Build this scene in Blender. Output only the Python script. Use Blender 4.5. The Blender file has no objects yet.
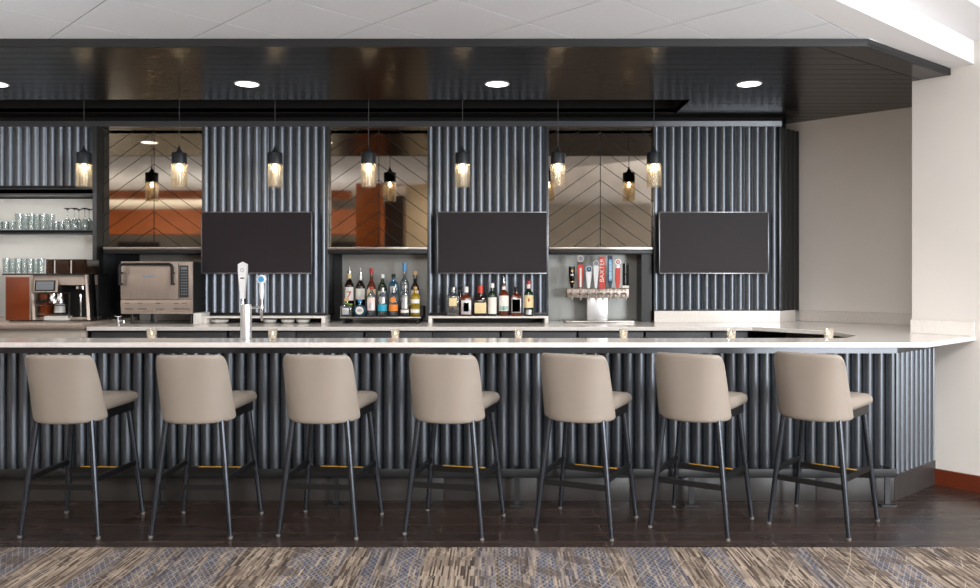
import bpy, bmesh, math, random
from mathutils import Vector, Matrix
random.seed(7)
S = bpy.context.scene
COL = S.collection
PI = math.pi
H = 1.47          # eye height
F = 800.0         # focal length in pixels (frame 980 x 588)

def X(px, Y): return (px - 500.0) * Y / F
def Z(py, Y): return H - (py - 275.0) * Y / F

# ------------------------------------------------------------------ materials
def s2l(c):
    return tuple(((v / 255.0) / 12.92 if v / 255.0 <= 0.04045 else ((v / 255.0 + 0.055) / 1.055) ** 2.4) for v in c)

def new_mat(name):
    m = bpy.data.materials.new(name); m.use_nodes = True
    nt = m.node_tree
    for n in list(nt.nodes): nt.nodes.remove(n)
    out = nt.nodes.new('ShaderNodeOutputMaterial')
    return m, nt, out

def pbr(name, rgb, rough=0.5, metal=0.0, spec=0.5, noise=0.0, nscale=8.0, bump=0.0, bscale=200.0, coat=0.0, emis=None, estr=0.0, stretch=(1, 1, 1), rvar=0.0):
    m, nt, out = new_mat(name)
    b = nt.nodes.new('ShaderNodeBsdfPrincipled')
    nt.links.new(b.outputs[0], out.inputs[0])
    c = s2l(rgb) + (1,)
    b.inputs['Base Color'].default_value = c
    b.inputs['Roughness'].default_value = rough
    b.inputs['Metallic'].default_value = metal
    b.inputs['Specular IOR Level'].default_value = spec
    b.inputs['Coat Weight'].default_value = coat
    if emis:
        b.inputs['Emission Color'].default_value = s2l(emis) + (1,)
        b.inputs['Emission Strength'].default_value = estr
    if noise or bump or rvar:
        tc = nt.nodes.new('ShaderNodeTexCoord')
        mp = nt.nodes.new('ShaderNodeMapping'); mp.inputs['Scale'].default_value = stretch
        nt.links.new(tc.outputs['Object'], mp.inputs[0])
    if noise or rvar:
        n = nt.nodes.new('ShaderNodeTexNoise'); n.inputs['Scale'].default_value = nscale; n.inputs['Detail'].default_value = 5
        nt.links.new(mp.outputs[0], n.inputs['Vector'])
    if noise:
        mr = nt.nodes.new('ShaderNodeMapRange')
        mr.inputs['From Min'].default_value = 0.3; mr.inputs['From Max'].default_value = 0.7
        mr.inputs['To Min'].default_value = 1 - noise; mr.inputs['To Max'].default_value = 1 + noise
        nt.links.new(n.outputs[0], mr.inputs[0])
        mx = nt.nodes.new('ShaderNodeVectorMath'); mx.operation = 'SCALE'
        mx.inputs[0].default_value = c[:3]
        nt.links.new(mr.outputs[0], mx.inputs['Scale'])
        nt.links.new(mx.outputs[0], b.inputs['Base Color'])
    if rvar:
        mr2 = nt.nodes.new('ShaderNodeMapRange')
        mr2.inputs['From Min'].default_value = 0.3; mr2.inputs['From Max'].default_value = 0.7
        mr2.inputs['To Min'].default_value = max(0.02, rough - rvar); mr2.inputs['To Max'].default_value = rough + rvar
        nt.links.new(n.outputs[0], mr2.inputs[0]); nt.links.new(mr2.outputs[0], b.inputs['Roughness'])
    if bump:
        n2 = nt.nodes.new('ShaderNodeTexNoise'); n2.inputs['Scale'].default_value = bscale; n2.inputs['Detail'].default_value = 3
        nt.links.new(mp.outputs[0], n2.inputs['Vector'])
        bp = nt.nodes.new('ShaderNodeBump'); bp.inputs['Strength'].default_value = bump; bp.inputs['Distance'].default_value = 0.002
        nt.links.new(n2.outputs[0], bp.inputs['Height']); nt.links.new(bp.outputs[0], b.inputs['Normal'])
    return m

def glass(name, tint=(255, 255, 255), gloss=0.06, edge=0.35, rough=0.03, translucent=0.0, tcol=(255, 240, 220), facing=None):
    """thin-walled glass: see-through tint, mirror sheen stronger towards the edge"""
    m, nt, out = new_mat(name)
    tr = nt.nodes.new('ShaderNodeBsdfTransparent'); tr.inputs[0].default_value = s2l(tint) + (1,)
    gl = nt.nodes.new('ShaderNodeBsdfGlossy'); gl.inputs['Roughness'].default_value = rough
    lw = nt.nodes.new('ShaderNodeLayerWeight'); lw.inputs[0].default_value = 0.35
    mr = nt.nodes.new('ShaderNodeMapRange')
    mr.inputs['To Min'].default_value = gloss; mr.inputs['To Max'].default_value = edge
    nt.links.new(lw.outputs['Facing'], mr.inputs[0])
    mix = nt.nodes.new('ShaderNodeMixShader')
    nt.links.new(mr.outputs[0], mix.inputs[0]); nt.links.new(tr.outputs[0], mix.inputs[1]); nt.links.new(gl.outputs[0], mix.inputs[2])
    last = mix
    if translucent:
        tl = nt.nodes.new('ShaderNodeBsdfTranslucent'); tl.inputs[0].default_value = s2l(tcol) + (1,)
        df = nt.nodes.new('ShaderNodeBsdfDiffuse'); df.inputs[0].default_value = s2l(tcol) + (1,)
        a = nt.nodes.new('ShaderNodeMixShader'); a.inputs[0].default_value = 0.35
        nt.links.new(tl.outputs[0], a.inputs[1]); nt.links.new(df.outputs[0], a.inputs[2])
        m2 = nt.nodes.new('ShaderNodeMixShader'); m2.inputs[0].default_value = translucent
        nt.links.new(last.outputs[0], m2.inputs[1]); nt.links.new(a.outputs[0], m2.inputs[2]); last = m2
    nt.links.new(last.outputs[0], out.inputs[0])
    return m

def emit(name, rgb, strength):
    m, nt, out = new_mat(name)
    e = nt.nodes.new('ShaderNodeEmission'); e.inputs[0].default_value = s2l(rgb) + (1,); e.inputs[1].default_value = strength
    nt.links.new(e.outputs[0], out.inputs[0]); return m

class NT:
    """tiny helper for node maths"""
    def __init__(s, nt): s.nt = nt
    def n(s, t, **kw):
        nd = s.nt.nodes.new(t)
        for k, v in kw.items(): setattr(nd, k, v)
        return nd
    def _in(s, sock, v):
        if hasattr(v, 'is_output') or isinstance(v, bpy.types.NodeSocket): s.nt.links.new(v, sock)
        else: sock.default_value = v
    def math(s, op, a, b=0.0, clamp=False):
        nd = s.n('ShaderNodeMath', operation=op); nd.use_clamp = clamp
        s._in(nd.inputs[0], a); s._in(nd.inputs[1], b); return nd.outputs[0]
    def mix(s, f, a, b):
        nd = s.n('ShaderNodeMix', data_type='RGBA')
        s._in(nd.inputs[0], f); s._in(nd.inputs[6], a if not isinstance(a, tuple) else s2l(a) + (1,)); s._in(nd.inputs[7], b if not isinstance(b, tuple) else s2l(b) + (1,))
        return nd.outputs[2]
    def noise(s, vec, scale, detail=3):
        nd = s.n('ShaderNodeTexNoise'); nd.inputs['Scale'].default_value = scale; nd.inputs['Detail'].default_value = detail
        s.nt.links.new(vec, nd.inputs['Vector']); return nd.outputs[0]
    def mapping(s, vec, scale=(1, 1, 1), rot=(0, 0, 0), loc=(0, 0, 0)):
        nd = s.n('ShaderNodeMapping'); nd.inputs['Scale'].default_value = scale; nd.inputs['Rotation'].default_value = rot; nd.inputs['Location'].default_value = loc
        s.nt.links.new(vec, nd.inputs[0]); return nd.outputs[0]
    def step(s, v, lo, hi):
        nd = s.n('ShaderNodeMapRange'); nd.clamp = True
        nd.inputs['From Min'].default_value = lo; nd.inputs['From Max'].default_value = hi
        s._in(nd.inputs[0], v); return nd.outputs[0]

def carpet_mat():
    m, nt, out = new_mat('woven carpet'); k = NT(nt)
    b = k.n('ShaderNodeBsdfPrincipled'); b.inputs['Roughness'].default_value = 0.95; b.inputs['Specular IOR Level'].default_value = 0.1
    nt.links.new(b.outputs[0], out.inputs[0])
    v = k.n('ShaderNodeTexCoord').outputs['Object']
    sep = k.n('ShaderNodeSeparateXYZ'); nt.links.new(v, sep.inputs[0]); x, y = sep.outputs[0], sep.outputs[1]
    cx = k.n('ShaderNodeCombineXYZ'); nt.links.new(y, cx.inputs[0]); nt.links.new(x, cx.inputs[1])
    def strokes(length, width, off, bias):
        br = k.n('ShaderNodeTexBrick'); br.offset = off; br.offset_frequency = 3; br.squash = 1.0
        nt.links.new(cx.outputs[0], br.inputs['Vector'])
        br.inputs['Scale'].default_value = 1.0; br.inputs['Brick Width'].default_value = length; br.inputs['Row Height'].default_value = width
        br.inputs['Mortar Size'].default_value = 0.0; br.inputs['Bias'].default_value = bias
        br.inputs['Color1'].default_value = (0, 0, 0, 1); br.inputs['Color2'].default_value = (1, 1, 1, 1)
        return br.outputs[0]
    streak = strokes(0.13, 0.0085, 0.37, 0.0)                        # yarn strokes running along Y
    streak2 = strokes(0.09, 0.009, 0.43, -0.45)
    patch = k.noise(k.mapping(v, (2.2, 3.0, 1)), 1.5, 2)
    base = k.mix(k.step(streak, 0.1, 0.9), (62, 54, 49), (158, 143, 129))
    base = k.mix(k.math('MULTIPLY', k.step(streak2, 0.45, 0.75), 0.75), base, (66, 57, 52))
    base = k.mix(k.math('MULTIPLY', k.step(patch, 0.50, 0.56), 0.35), base, (92, 79, 71))
    colm = k.noise(k.mapping(v, (4.6, 0.2, 1), loc=(3.1, 0, 0)), 1.0, 1)      # blue columns
    blue = k.math('MULTIPLY', k.step(colm, 0.47, 0.56), k.step(strokes(0.13, 0.011, 0.29, 0.1), 0.25, 0.75))
    base = k.mix(k.math('MULTIPLY', blue, 0.8), base, (66, 76, 98))
    # chain stitches inside the blue columns
    zz = k.math('ABSOLUTE', k.math('SUBTRACT', k.math('FRACT', k.math('MULTIPLY', y, 20.0)), 0.5))
    zx = k.math('ABSOLUTE', k.math('SUBTRACT', k.math('FRACT', k.math('MULTIPLY', x, 34.0)), 0.5))
    ch = k.math('ABSOLUTE', k.math('SUBTRACT', zz, zx))
    chm = k.math('MULTIPLY', k.math('SUBTRACT', 1.0, k.step(ch, 0.05, 0.10)), k.step(colm, 0.51, 0.56))
    base = k.mix(k.math('MULTIPLY', chm, 0.45), base, (176, 164, 150))
    # small triangular motifs, only in places
    ta = k.math('ABSOLUTE', k.math('SUBTRACT', k.math('FRACT', k.math('MULTIPLY', k.math('ADD', x, y), 3.1)), 0.5))
    tb = k.math('ABSOLUTE', k.math('SUBTRACT', k.math('FRACT', k.math('MULTIPLY', k.math('SUBTRACT', x, y), 3.1)), 0.5))
    where = k.step(k.noise(k.mapping(v, (1.3, 1.6, 1), loc=(2, 8, 0)), 1.0, 1), 0.52, 0.54)
    motif = k.math('MULTIPLY', k.math('MULTIPLY', k.step(k.math('SUBTRACT', ta, tb), 0.12, 0.14), k.step(ta, 0.30, 0.32)), where)
    base = k.mix(k.math('MULTIPLY', motif, 0.6), base, (80, 70, 64))
    # thin pale threads crossing the rows, broken up
    wob = k.math('MULTIPLY', k.noise(k.mapping(v, (3, 3, 1)), 1.0, 1), 0.05)
    l1 = k.math('ABSOLUTE', k.math('SUBTRACT', k.math('FRACT', k.math('MULTIPLY', k.math('ADD', k.math('ADD', x, k.math('MULTIPLY', y, 1.3)), wob), 9.0)), 0.5))
    l2 = k.math('ABSOLUTE', k.math('SUBTRACT', k.math('FRACT', k.math('MULTIPLY', k.math('SUBTRACT', k.math('SUBTRACT', x, k.math('MULTIPLY', y, 0.5)), wob), 7.0)), 0.5))
    lm = k.math('MAXIMUM', k.step(l1, 0.462, 0.485), k.step(l2, 0.468, 0.488))
    lm = k.math('MULTIPLY', lm, k.step(k.noise(k.mapping(v, (3.0, 3.4, 1), loc=(9, 4, 0)), 1.0, 1), 0.48, 0.54))
    base = k.mix(k.math('MULTIPLY', lm, 0.45), base, (186, 173, 158))
    nt.links.new(base, b.inputs['Base Color'])
    bp = k.n('ShaderNodeBump'); bp.inputs['Strength'].default_value = 0.4; bp.inputs['Distance'].default_value = 0.004
    nt.links.new(k.noise(v, 400, 2), bp.inputs['Height']); nt.links.new(bp.outputs[0], b.inputs['Normal'])
    return m

def plank_mat():
    m, nt, out = new_mat('dark plank tile'); k = NT(nt)
    b = k.n('ShaderNodeBsdfPrincipled'); nt.links.new(b.outputs[0], out.inputs[0])
    v = k.n('ShaderNodeTexCoord').outputs['Object']
    br = k.n('ShaderNodeTexBrick'); br.offset = 0.37; br.offset_frequency = 2
    nt.links.new(v, br.inputs['Vector'])
    br.inputs['Scale'].default_value = 1.0; br.inputs['Brick Width'].default_value = 0.92; br.inputs['Row Height'].default_value = 0.152
    br.inputs['Mortar Size'].default_value = 0.0042; br.inputs['Mortar Smooth'].default_value = 0.1; br.inputs['Bias'].default_value = 0.0
    br.inputs['Color1'].default_value = s2l((60, 45, 38)) + (1,); br.inputs['Color2'].default_value = s2l((42, 32, 28)) + (1,); br.inputs['Mortar'].default_value = s2l((96, 80, 70)) + (1,)
    gr = k.noise(k.mapping(v, (2.5, 45, 1)), 1.0, 4)
    col = k.mix(k.math('MULTIPLY', k.step(gr, 0.35, 0.7), 0.5), br.outputs[0], (31, 24, 21))
    nt.links.new(col, b.inputs['Base Color'])
    b.inputs['Specular IOR Level'].default_value = 0.5
    r = k.math('ADD', k.math('MULTIPLY', k.noise(k.mapping(v, (1.5, 5, 1)), 1.2, 2), 0.14), 0.20)
    nt.links.new(r, b.inputs['Roughness'])
    return m

def tile_ceiling_mat():
    m, nt, out = new_mat('lay-in ceiling tile'); k = NT(nt)
    b = k.n('ShaderNodeBsdfPrincipled'); nt.links.new(b.outputs[0], out.inputs[0]); b.inputs['Roughness'].default_value = 0.9
    v = k.n('ShaderNodeTexCoord').outputs['Object']
    nz = k.noise(v, 260, 2)
    tone = k.noise(v, 1.3, 1)
    col = k.mix(k.step(nz, 0.3, 0.7), (226, 229, 235), (236, 240, 246))
    col = k.mix(k.math('MULTIPLY', k.step(tone, 0.35, 0.65), 0.25), col, (218, 220, 225))
    nt.links.new(col, b.inputs['Base Color'])
    return m

def wood_mat(name, a, bcol, rough=0.35, sc=(1, 1, 12)):
    m, nt, out = new_mat(name); k = NT(nt)
    b = k.n('ShaderNodeBsdfPrincipled'); nt.links.new(b.outputs[0], out.inputs[0]); b.inputs['Roughness'].default_value = rough
    v = k.n('ShaderNodeTexCoord').outputs['Object']
    g = k.noise(k.mapping(v, sc), 3.0, 6)
    nt.links.new(k.mix(k.step(g, 0.3, 0.7), a, bcol), b.inputs['Base Color'])
    return m

def mirror_mat():
    m, nt, out = new_mat('antiqued bronze mirror'); k = NT(nt)
    b = k.n('ShaderNodeBsdfPrincipled'); nt.links.new(b.outputs[0], out.inputs[0])
    b.inputs['Metallic'].default_value = 1.0
    v = k.n('ShaderNodeTexCoord').outputs['Object']
    n1 = k.noise(v, 5.0, 6)
    nt.links.new(k.mix(k.math('MULTIPLY', k.step(n1, 0.42, 0.75), 0.6), (160, 150, 138), (132, 123, 111)), b.inputs['Base Color'])
    b.inputs['Roughness'].default_value = 0.03
    return m

def quartz_mat():
    return pbr('pale quartz', (226, 221, 216), 0.13, noise=0.05, nscale=60)

M = {
 'panel': pbr('charcoal corrugated metal', (104, 109, 116), 0.37, metal=0.9, spec=0.5),
 'frame': pbr('charcoal frame', (36, 37, 39), 0.42, metal=0.2, noise=0.05),
 'trimrail': pbr('graphite rail', (92, 95, 100), 0.3, metal=0.6, noise=0.04),
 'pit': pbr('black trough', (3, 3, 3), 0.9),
 'black': pbr('matt black', (16, 16, 17), 0.6),
 'blackgloss': pbr('gloss black', (12, 12, 13), 0.15),
 'soffit': pbr('espresso soffit board', (24, 21, 20), 0.24, spec=0.32, noise=0.06, nscale=3.0, stretch=(0.6, 9, 1)),
 'fascia': pbr('graphite fascia', (30, 31, 33), 0.5),
 'quartz': quartz_mat(),
 'kick': pbr('charcoal kick tile', (54, 51, 50), 0.4, noise=0.12, nscale=5, rvar=0.08),
 'steel': pbr('brushed steel', (178, 172, 166), 0.28, metal=1.0, noise=0.06, nscale=6, stretch=(1, 1, 40)),
 'steelwarm': pbr('warm brushed steel', (186, 171, 160), 0.4, metal=0.6, noise=0.08, nscale=6, stretch=(30, 1, 1)),
 'satin': pbr('satin steel', (212, 212, 213), 0.35, metal=0.75),
 'chrome': pbr('polished chrome', (214, 214, 214), 0.08, metal=1.0),
 'nichesteel': pbr('grey metal laminate', (158, 160, 157), 0.38, metal=0.55, noise=0.06, nscale=2),
 'leather': pbr('taupe leather', (144, 134, 124), 0.42, spec=0.45, noise=0.03, nscale=6, bump=0.15, bscale=350),
 'legmetal': pbr('gunmetal leg', (68, 72, 79), 0.27, metal=0.8, spec=0.6),
 'legblack': pbr('black stool frame', (11, 11, 12), 0.4),
 'glide': pbr('pale nylon glide', (112, 108, 104), 0.5),
 'brass': pbr('brass strip', (226, 172, 62), 0.35, metal=0.5),
 'tvframe': pbr('tv bezel', (120, 120, 124), 0.3, metal=0.7),
 'tvbody': pbr('tv body', (14, 14, 15), 0.4),
 'screen': pbr('tv screen', (48, 43, 46), 0.45, spec=0.12),
 'white': pbr('warm white paint', (216, 211, 206), 0.75, noise=0.015, nscale=2),
 'white2': pbr('alcove paint', (240, 236, 232), 0.8, noise=0.015, nscale=2),  # same wall paint, lightened to make up for weak light in the alcove
 'gyp': pbr('white gypsum', (232, 232, 234), 0.85),
 'wallback': pbr('dark back wall', (28, 28, 30), 0.6),
 'shelfback': pbr('pale shelf back', (214, 214, 210), 0.6, noise=0.02, nscale=3),
 'base': wood_mat('red brown baseboard', (104, 42, 18), (86, 32, 12), 0.35, (2, 2, 30)),
 'wood': wood_mat('orange wood veneer', (164, 88, 34), (130, 66, 22), 0.4, (1.5, 1.5, 14)),
 'walnut': wood_mat('dark walnut wainscot', (62, 44, 34), (48, 34, 27), 0.5),  # tone of the unseen dark panel added behind the camera
 'greige': pbr('greige wall', (160, 154, 146), 0.8, noise=0.03),
 'cream': pbr('cream plaster', (226, 206, 172), 0.8, noise=0.03),
 'mirror': mirror_mat(),
 'carpet': carpet_mat(),
 'plank': plank_mat(),
 'ctile': tile_ceiling_mat(),
 'tgrid': pbr('ceiling grid', (120, 118, 120), 0.6),
 'cap': pbr('pendant graphite cap', (58, 62, 66), 0.38, metal=0.5),
 'cord': pbr('grey cord', (66, 66, 68), 0.5),
 'shade': glass('amber fluted glass', (255, 243, 218), 0.12, 0.6, 0.08, translucent=0.20, tcol=(255, 238, 210)),
 'innerglass': glass('inner glass tube', (255, 252, 246), 0.10, 0.6, 0.05, translucent=0.35, tcol=(255, 246, 232)),
 'bulb': emit('lamp bulb', (255, 240, 214), 60.0),
 'downlens': emit('downlight lens', (255, 250, 242), 9.0),
 'downtrim': pbr('white downlight ring', (225, 225, 225), 0.4),
 'led': emit('led strip', (255, 250, 242), 22.0),  # glow of the added strips that brighten the shelf back
 'clear': glass('clear glass', (246, 250, 250), 0.08, 0.45, 0.06, translucent=0.10, tcol=(235, 240, 240)),
 'darkglass': glass('dark glass edge', (90, 92, 94), 0.10, 0.5, 0.05),
 'smoke': glass('smoked acrylic', (206, 190, 180), 0.10, 0.5, 0.05),
 'votive': glass('frosted votive glass', (255, 250, 242), 0.10, 0.6, 0.05, translucent=0.22, tcol=(250, 248, 246)),
 'wax': pbr('wax', (240, 236, 228), 0.5),
 'flame': emit('flame', (255, 236, 205), 4.0),
 'oveninner': pbr('keypad', (46, 50, 54), 0.35),
 'blue': pbr('blue print', (70, 150, 200), 0.4),
 'key': pbr('keypad keys', (120, 126, 132), 0.4),
 'copper': wood_mat('copper brown side panel', (128, 58, 22), (112, 48, 18), 0.3, (2, 2, 3)),
 'creampanel': pbr('cream cabinet front', (218, 206, 192), 0.5),
 'cabinet': pbr('charcoal cabinet', (50, 53, 57), 0.45),
 'redlabel': pbr('red', (176, 40, 26), 0.4), 'paper': pbr('label paper', (232, 228, 220), 0.6), 'creamlabel': pbr('cream label', (226, 206, 158), 0.6),
 'amber': pbr('whiskey glass', (92, 38, 14), 0.08, coat=0.5), 'darkbrown': pbr('dark liquor', (30, 16, 12), 0.08, coat=0.5),
 'greenglass': pbr('green glass', (24, 44, 26), 0.08, coat=0.5),
 'vodka': glass('clear bottle', (214, 220, 224), 0.16, 0.7, 0.04, translucent=0.16, tcol=(206, 214, 220)),
 'bluebottle': glass('blue bottle', (120, 190, 220), 0.14, 0.6, 0.04, translucent=0.25, tcol=(110, 190, 225)),
 'yellow': glass('yellow liquor', (236, 214, 70), 0.14, 0.6, 0.04, translucent=0.5, tcol=(236, 212, 60)),
 'orange': pbr('orange label', (226, 128, 36), 0.5), 'cyan': pbr('cyan label', (28, 158, 188), 0.5), 'bluecap': pbr('blue cap', (60, 140, 196), 0.3),
 'cork': pbr('cork', (196, 160, 116), 0.7), 'redcap': pbr('red cap', (170, 40, 36), 0.35), 'redwax': pbr('red wax', (206, 62, 40), 0.35), 'whitecap': pbr('white cap', (228, 228, 226), 0.4),
 'silverlabel': pbr('silver label', (196, 196, 198), 0.35, metal=0.6), 'teal': pbr('teal', (70, 150, 150), 0.5), 'dark': pbr('dark print', (62, 52, 47), 0.5), 'pinkpaper': pbr('pink white label', (228, 208, 204), 0.6),
 'lime': pbr('lime ribbon', (120, 160, 40), 0.5),
 'handlewhite': pbr('white enamel', (228, 228, 230), 0.3), 'handlered': pbr('red enamel', (196, 52, 34), 0.35), 'handleblue': pbr('deep blue enamel', (22, 40, 66), 0.3), 'sky': pbr('sky blue print', (90, 176, 224), 0.4), 'gold': pbr('gold', (190, 150, 90), 0.35, metal=0.8),
 'porcelain': pbr('white porcelain', (216, 214, 210), 0.3),
}

# ------------------------------------------------------------------ mesh helpers
class MB:
    def __init__(s): s.v = []; s.f = []
    def add(s, vs, fs):
        o = len(s.v); s.v += [tuple(p) for p in vs]; s.f += [tuple(i + o for i in f) for f in fs]; return s
    def box(s, x0, x1, y0, y1, z0, z1, b=0.0):
        if b <= 0:
            return s.add([(x0, y0, z0), (x1, y0, z0), (x1, y1, z0), (x0, y1, z0), (x0, y0, z1), (x1, y0, z1), (x1, y1, z1), (x0, y1, z1)],
                  [(0, 3, 2, 1), (4, 5, 6, 7), (0, 1, 5, 4), (1, 2, 6, 5), (2, 3, 7, 6), (3, 0, 4, 7)])
        bm = bmesh.new(); bmesh.ops.create_cube(bm, size=1.0)
        for v in bm.verts: v.co = Vector(((x0 + x1) / 2 + v.co.x * (x1 - x0), (y0 + y1) / 2 + v.co.y * (y1 - y0), (z0 + z1) / 2 + v.co.z * (z1 - z0)))
        bmesh.ops.bevel(bm, geom=bm.edges[:], offset=min(b, 0.45 * min(x1 - x0, y1 - y0, z1 - z0)), segments=2, affect='EDGES', profile=0.5)
        return s.bm(bm)
    def bm(s, bm, mat=None):
        bm.verts.ensure_lookup_table(); bm.verts.index_update()
        vs = [(mat @ v.co if mat else v.co) for v in bm.verts]; fs = [tuple(v.index for v in f.verts) for f in bm.faces]
        s.add([tuple(p) for p in vs], fs); bm.free(); return s
    def prism(s, poly, z0, z1):
        n = len(poly); a = sum(poly[i][0] * poly[(i + 1) % n][1] - poly[(i + 1) % n][0] * poly[i][1] for i in range(n))
        if a < 0: poly = poly[::-1]
        return s.add([(x, y, z0) for x, y in poly] + [(x, y, z1) for x, y in poly],
              [tuple(range(n))[::-1], tuple(range(n, 2 * n))] + [(i, (i + 1) % n, n + (i + 1) % n, n + i) for i in range(n)])
    def prism_xz(s, poly, y0, y1):
        n = len(poly); a = sum(poly[i][0] * poly[(i + 1) % n][1] - poly[(i + 1) % n][0] * poly[i][1] for i in range(n))
        if a < 0: poly = poly[::-1]
        return s.add([(x, y0, z) for x, z in poly] + [(x, y1, z) for x, z in poly],
              [tuple(range(n)), tuple(range(n, 2 * n))[::-1]] + [(i, n + i, n + (i + 1) % n, (i + 1) % n) for i in range(n)])
    def prism_yz(s, poly, x0, x1):
        n = len(poly); a = sum(poly[i][0] * poly[(i + 1) % n][1] - poly[(i + 1) % n][0] * poly[i][1] for i in range(n))
        if a < 0: poly = poly[::-1]
        return s.add([(x0, y, z) for y, z in poly] + [(x1, y, z) for y, z in poly],
              [tuple(range(n))[::-1], tuple(range(n, 2 * n))] + [(i, (i + 1) % n, n + (i + 1) % n, n + i) for i in range(n)])
    def lathe(s, prof, c=(0, 0, 0), n=20, sy=1.0, a0=0.0, a1=2 * PI, cap=True):
        full = abs(a1 - a0 - 2 * PI) < 1e-6; m = n if full else n + 1
        vs = []; fs = []
        for r, z in prof:
            for i in range(m):
                a = a0 + (a1 - a0) * i / n
                vs.append((c[0] + r * math.cos(a), c[1] + r * math.sin(a) * sy, c[2] + z))
        for j in range(len(prof) - 1):
            for i in range(n):
                i2 = (i + 1) % m
                fs.append((j * m + i, j * m + i2, (j + 1) * m + i2, (j + 1) * m + i))
        if full and cap:
            if prof[0][0] > 1e-5: fs.append(tuple(range(m))[::-1])
            if prof[-1][0] > 1e-5: fs.append(tuple((len(prof) - 1) * m + i for i in range(m)))
        return s.add(vs, fs)
    def tube(s, pts, r, n=12, flat=1.0):
        pts = [Vector(p) for p in pts]; rs = r if isinstance(r, (list, tuple)) else [r] * len(pts)
        vs = []; fs = []; up = Vector((0, 0, 1)); prev = None
        for i, p in enumerate(pts):
            d = (pts[min(i + 1, len(pts) - 1)] - pts[max(i - 1, 0)]).normalized()
            if prev is None:
                u = d.cross(up)
                if u.length < 1e-3: u = d.cross(Vector((0, 1, 0)))
                u.normalize()
            else:
                u = (prev - d * prev.dot(d)).normalized()
            prev = u; w = d.cross(u)
            for k in range(n):
                a = 2 * PI * k / n
                vs.append(tuple(p + u * (math.cos(a) * rs[i]) + w * (math.sin(a) * rs[i] * flat)))
        for i in range(len(pts) - 1):
            for k in range(n):
                k2 = (k + 1) % n
                fs.append((i * n + k, (i + 1) * n + k, (i + 1) * n + k2, i * n + k2))
        fs.append(tuple(range(n))); fs.append(tuple((len(pts) - 1) * n + k for k in range(n))[::-1])
        return s.add(vs, fs)
    def bar(s, a, b, w, h):
        """rectangular bar from a to b, w wide horizontally, h high"""
        a = Vector(a); b = Vector(b); d = (b - a).normalized(); u = d.cross(Vector((0, 0, 1))).normalized(); t = u.cross(d)
        vs = []
        for p in (a, b):
            for su, st in ((-1, -1), (1, -1), (1, 1), (-1, 1)): vs.append(tuple(p + u * su * w / 2 + t * st * h / 2))
        return s.add(vs, [(0, 1, 2, 3), (7, 6, 5, 4), (0, 4, 5, 1), (1, 5, 6, 2), (2, 6, 7, 3), (3, 7, 4, 0)])

def arc_pts(cx, cy, r, a0, a1, n): return [(cx + r * math.cos(a0 + (a1 - a0) * i / n), cy + r * math.sin(a0 + (a1 - a0) * i / n)) for i in range(n + 1)]

def rrect(x0, x1, y0, y1, r, n=5):
    return arc_pts(x1 - r, y1 - r, r, 0, PI / 2, n) + arc_pts(x0 + r, y1 - r, r, PI / 2, PI, n) + arc_pts(x0 + r, y0 + r, r, PI, 1.5 * PI, n) + arc_pts(x1 - r, y0 + r, r, 1.5 * PI, 2 * PI, n)

def mesh_of(name, mb, mat, smooth=35):
    me = bpy.data.meshes.new(name); me.from_pydata(mb.v, [], mb.f); me.update()
    bm = bmesh.new(); bm.from_mesh(me); bmesh.ops.recalc_face_normals(bm, faces=bm.faces[:]); bm.to_mesh(me); bm.free()
    if smooth:
        me.shade_smooth(); me.set_sharp_from_angle(angle=math.radians(smooth))
    me.materials.append(M[mat] if isinstance(mat, str) else mat)
    return me

def obj(name, mb, mat, parent=None, label=None, smooth=35, loc=None):
    o = bpy.data.objects.new(name, mesh_of(name, mb, mat, smooth)); COL.objects.link(o)
    if parent is not None: o.parent = parent
    if loc is not None: o.location = loc
    if label: o['label'] = label
    return o

def tag(o, label, cat, group=None):
    o['label'] = label; o['category'] = cat
    if group: o['group'] = group
    return o

def thing(name, label, cat, loc=(0, 0, 0), rz=0.0, group=None):
    o = bpy.data.objects.new(name, None); o.empty_display_size = 0.1; COL.objects.link(o)
    o.location = loc; o.rotation_euler = (0, 0, rz)
    return tag(o, label, cat, group)

def struct(name, mb, mat, smooth=35):
    o = obj(name, mb, mat, None, None, smooth); o['kind'] = 'structure'; return o

def dup(root, loc, rz=0.0, label=None, scale=None):
    kids = {}
    for o in COL.objects:
        if o.parent is not None: kids.setdefault(o.parent.name, []).append(o)
    def rec(o, parent):
        c = o.copy(); COL.objects.link(c)
        if parent is not None: c.parent = parent; c.matrix_parent_inverse = o.matrix_parent_inverse.copy()
        for ch in kids.get(o.name, []): rec(ch, c)
        return c
    r = rec(root, None); r.location = loc; r.rotation_euler = (0, 0, rz)
    if scale is not None: r.scale = scale
    if label: r['label'] = label
    return r

def text_obj(name, body, size, mat, parent, loc, rot, ext=0.0008, label=None, squash=(1, 1, 1)):
    cu = bpy.data.curves.new(name, 'FONT'); cu.body = body; cu.size = size; cu.extrude = ext; cu.align_x = 'CENTER'; cu.align_y = 'CENTER'
    t = bpy.data.objects.new(name, cu); COL.objects.link(t)
    dg = bpy.context.evaluated_depsgraph_get(); dg.update()
    me = bpy.data.meshes.new_from_object(t.evaluated_get(dg)); me.name = name
    bpy.data.objects.remove(t); bpy.data.curves.remove(cu)
    me.materials.clear(); me.materials.append(M[mat])
    o = bpy.data.objects.new(name, me); COL.objects.link(o); o.parent = parent; o.location = loc; o.rotation_euler = rot; o.scale = squash
    if label: o['label'] = label
    return o

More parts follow.
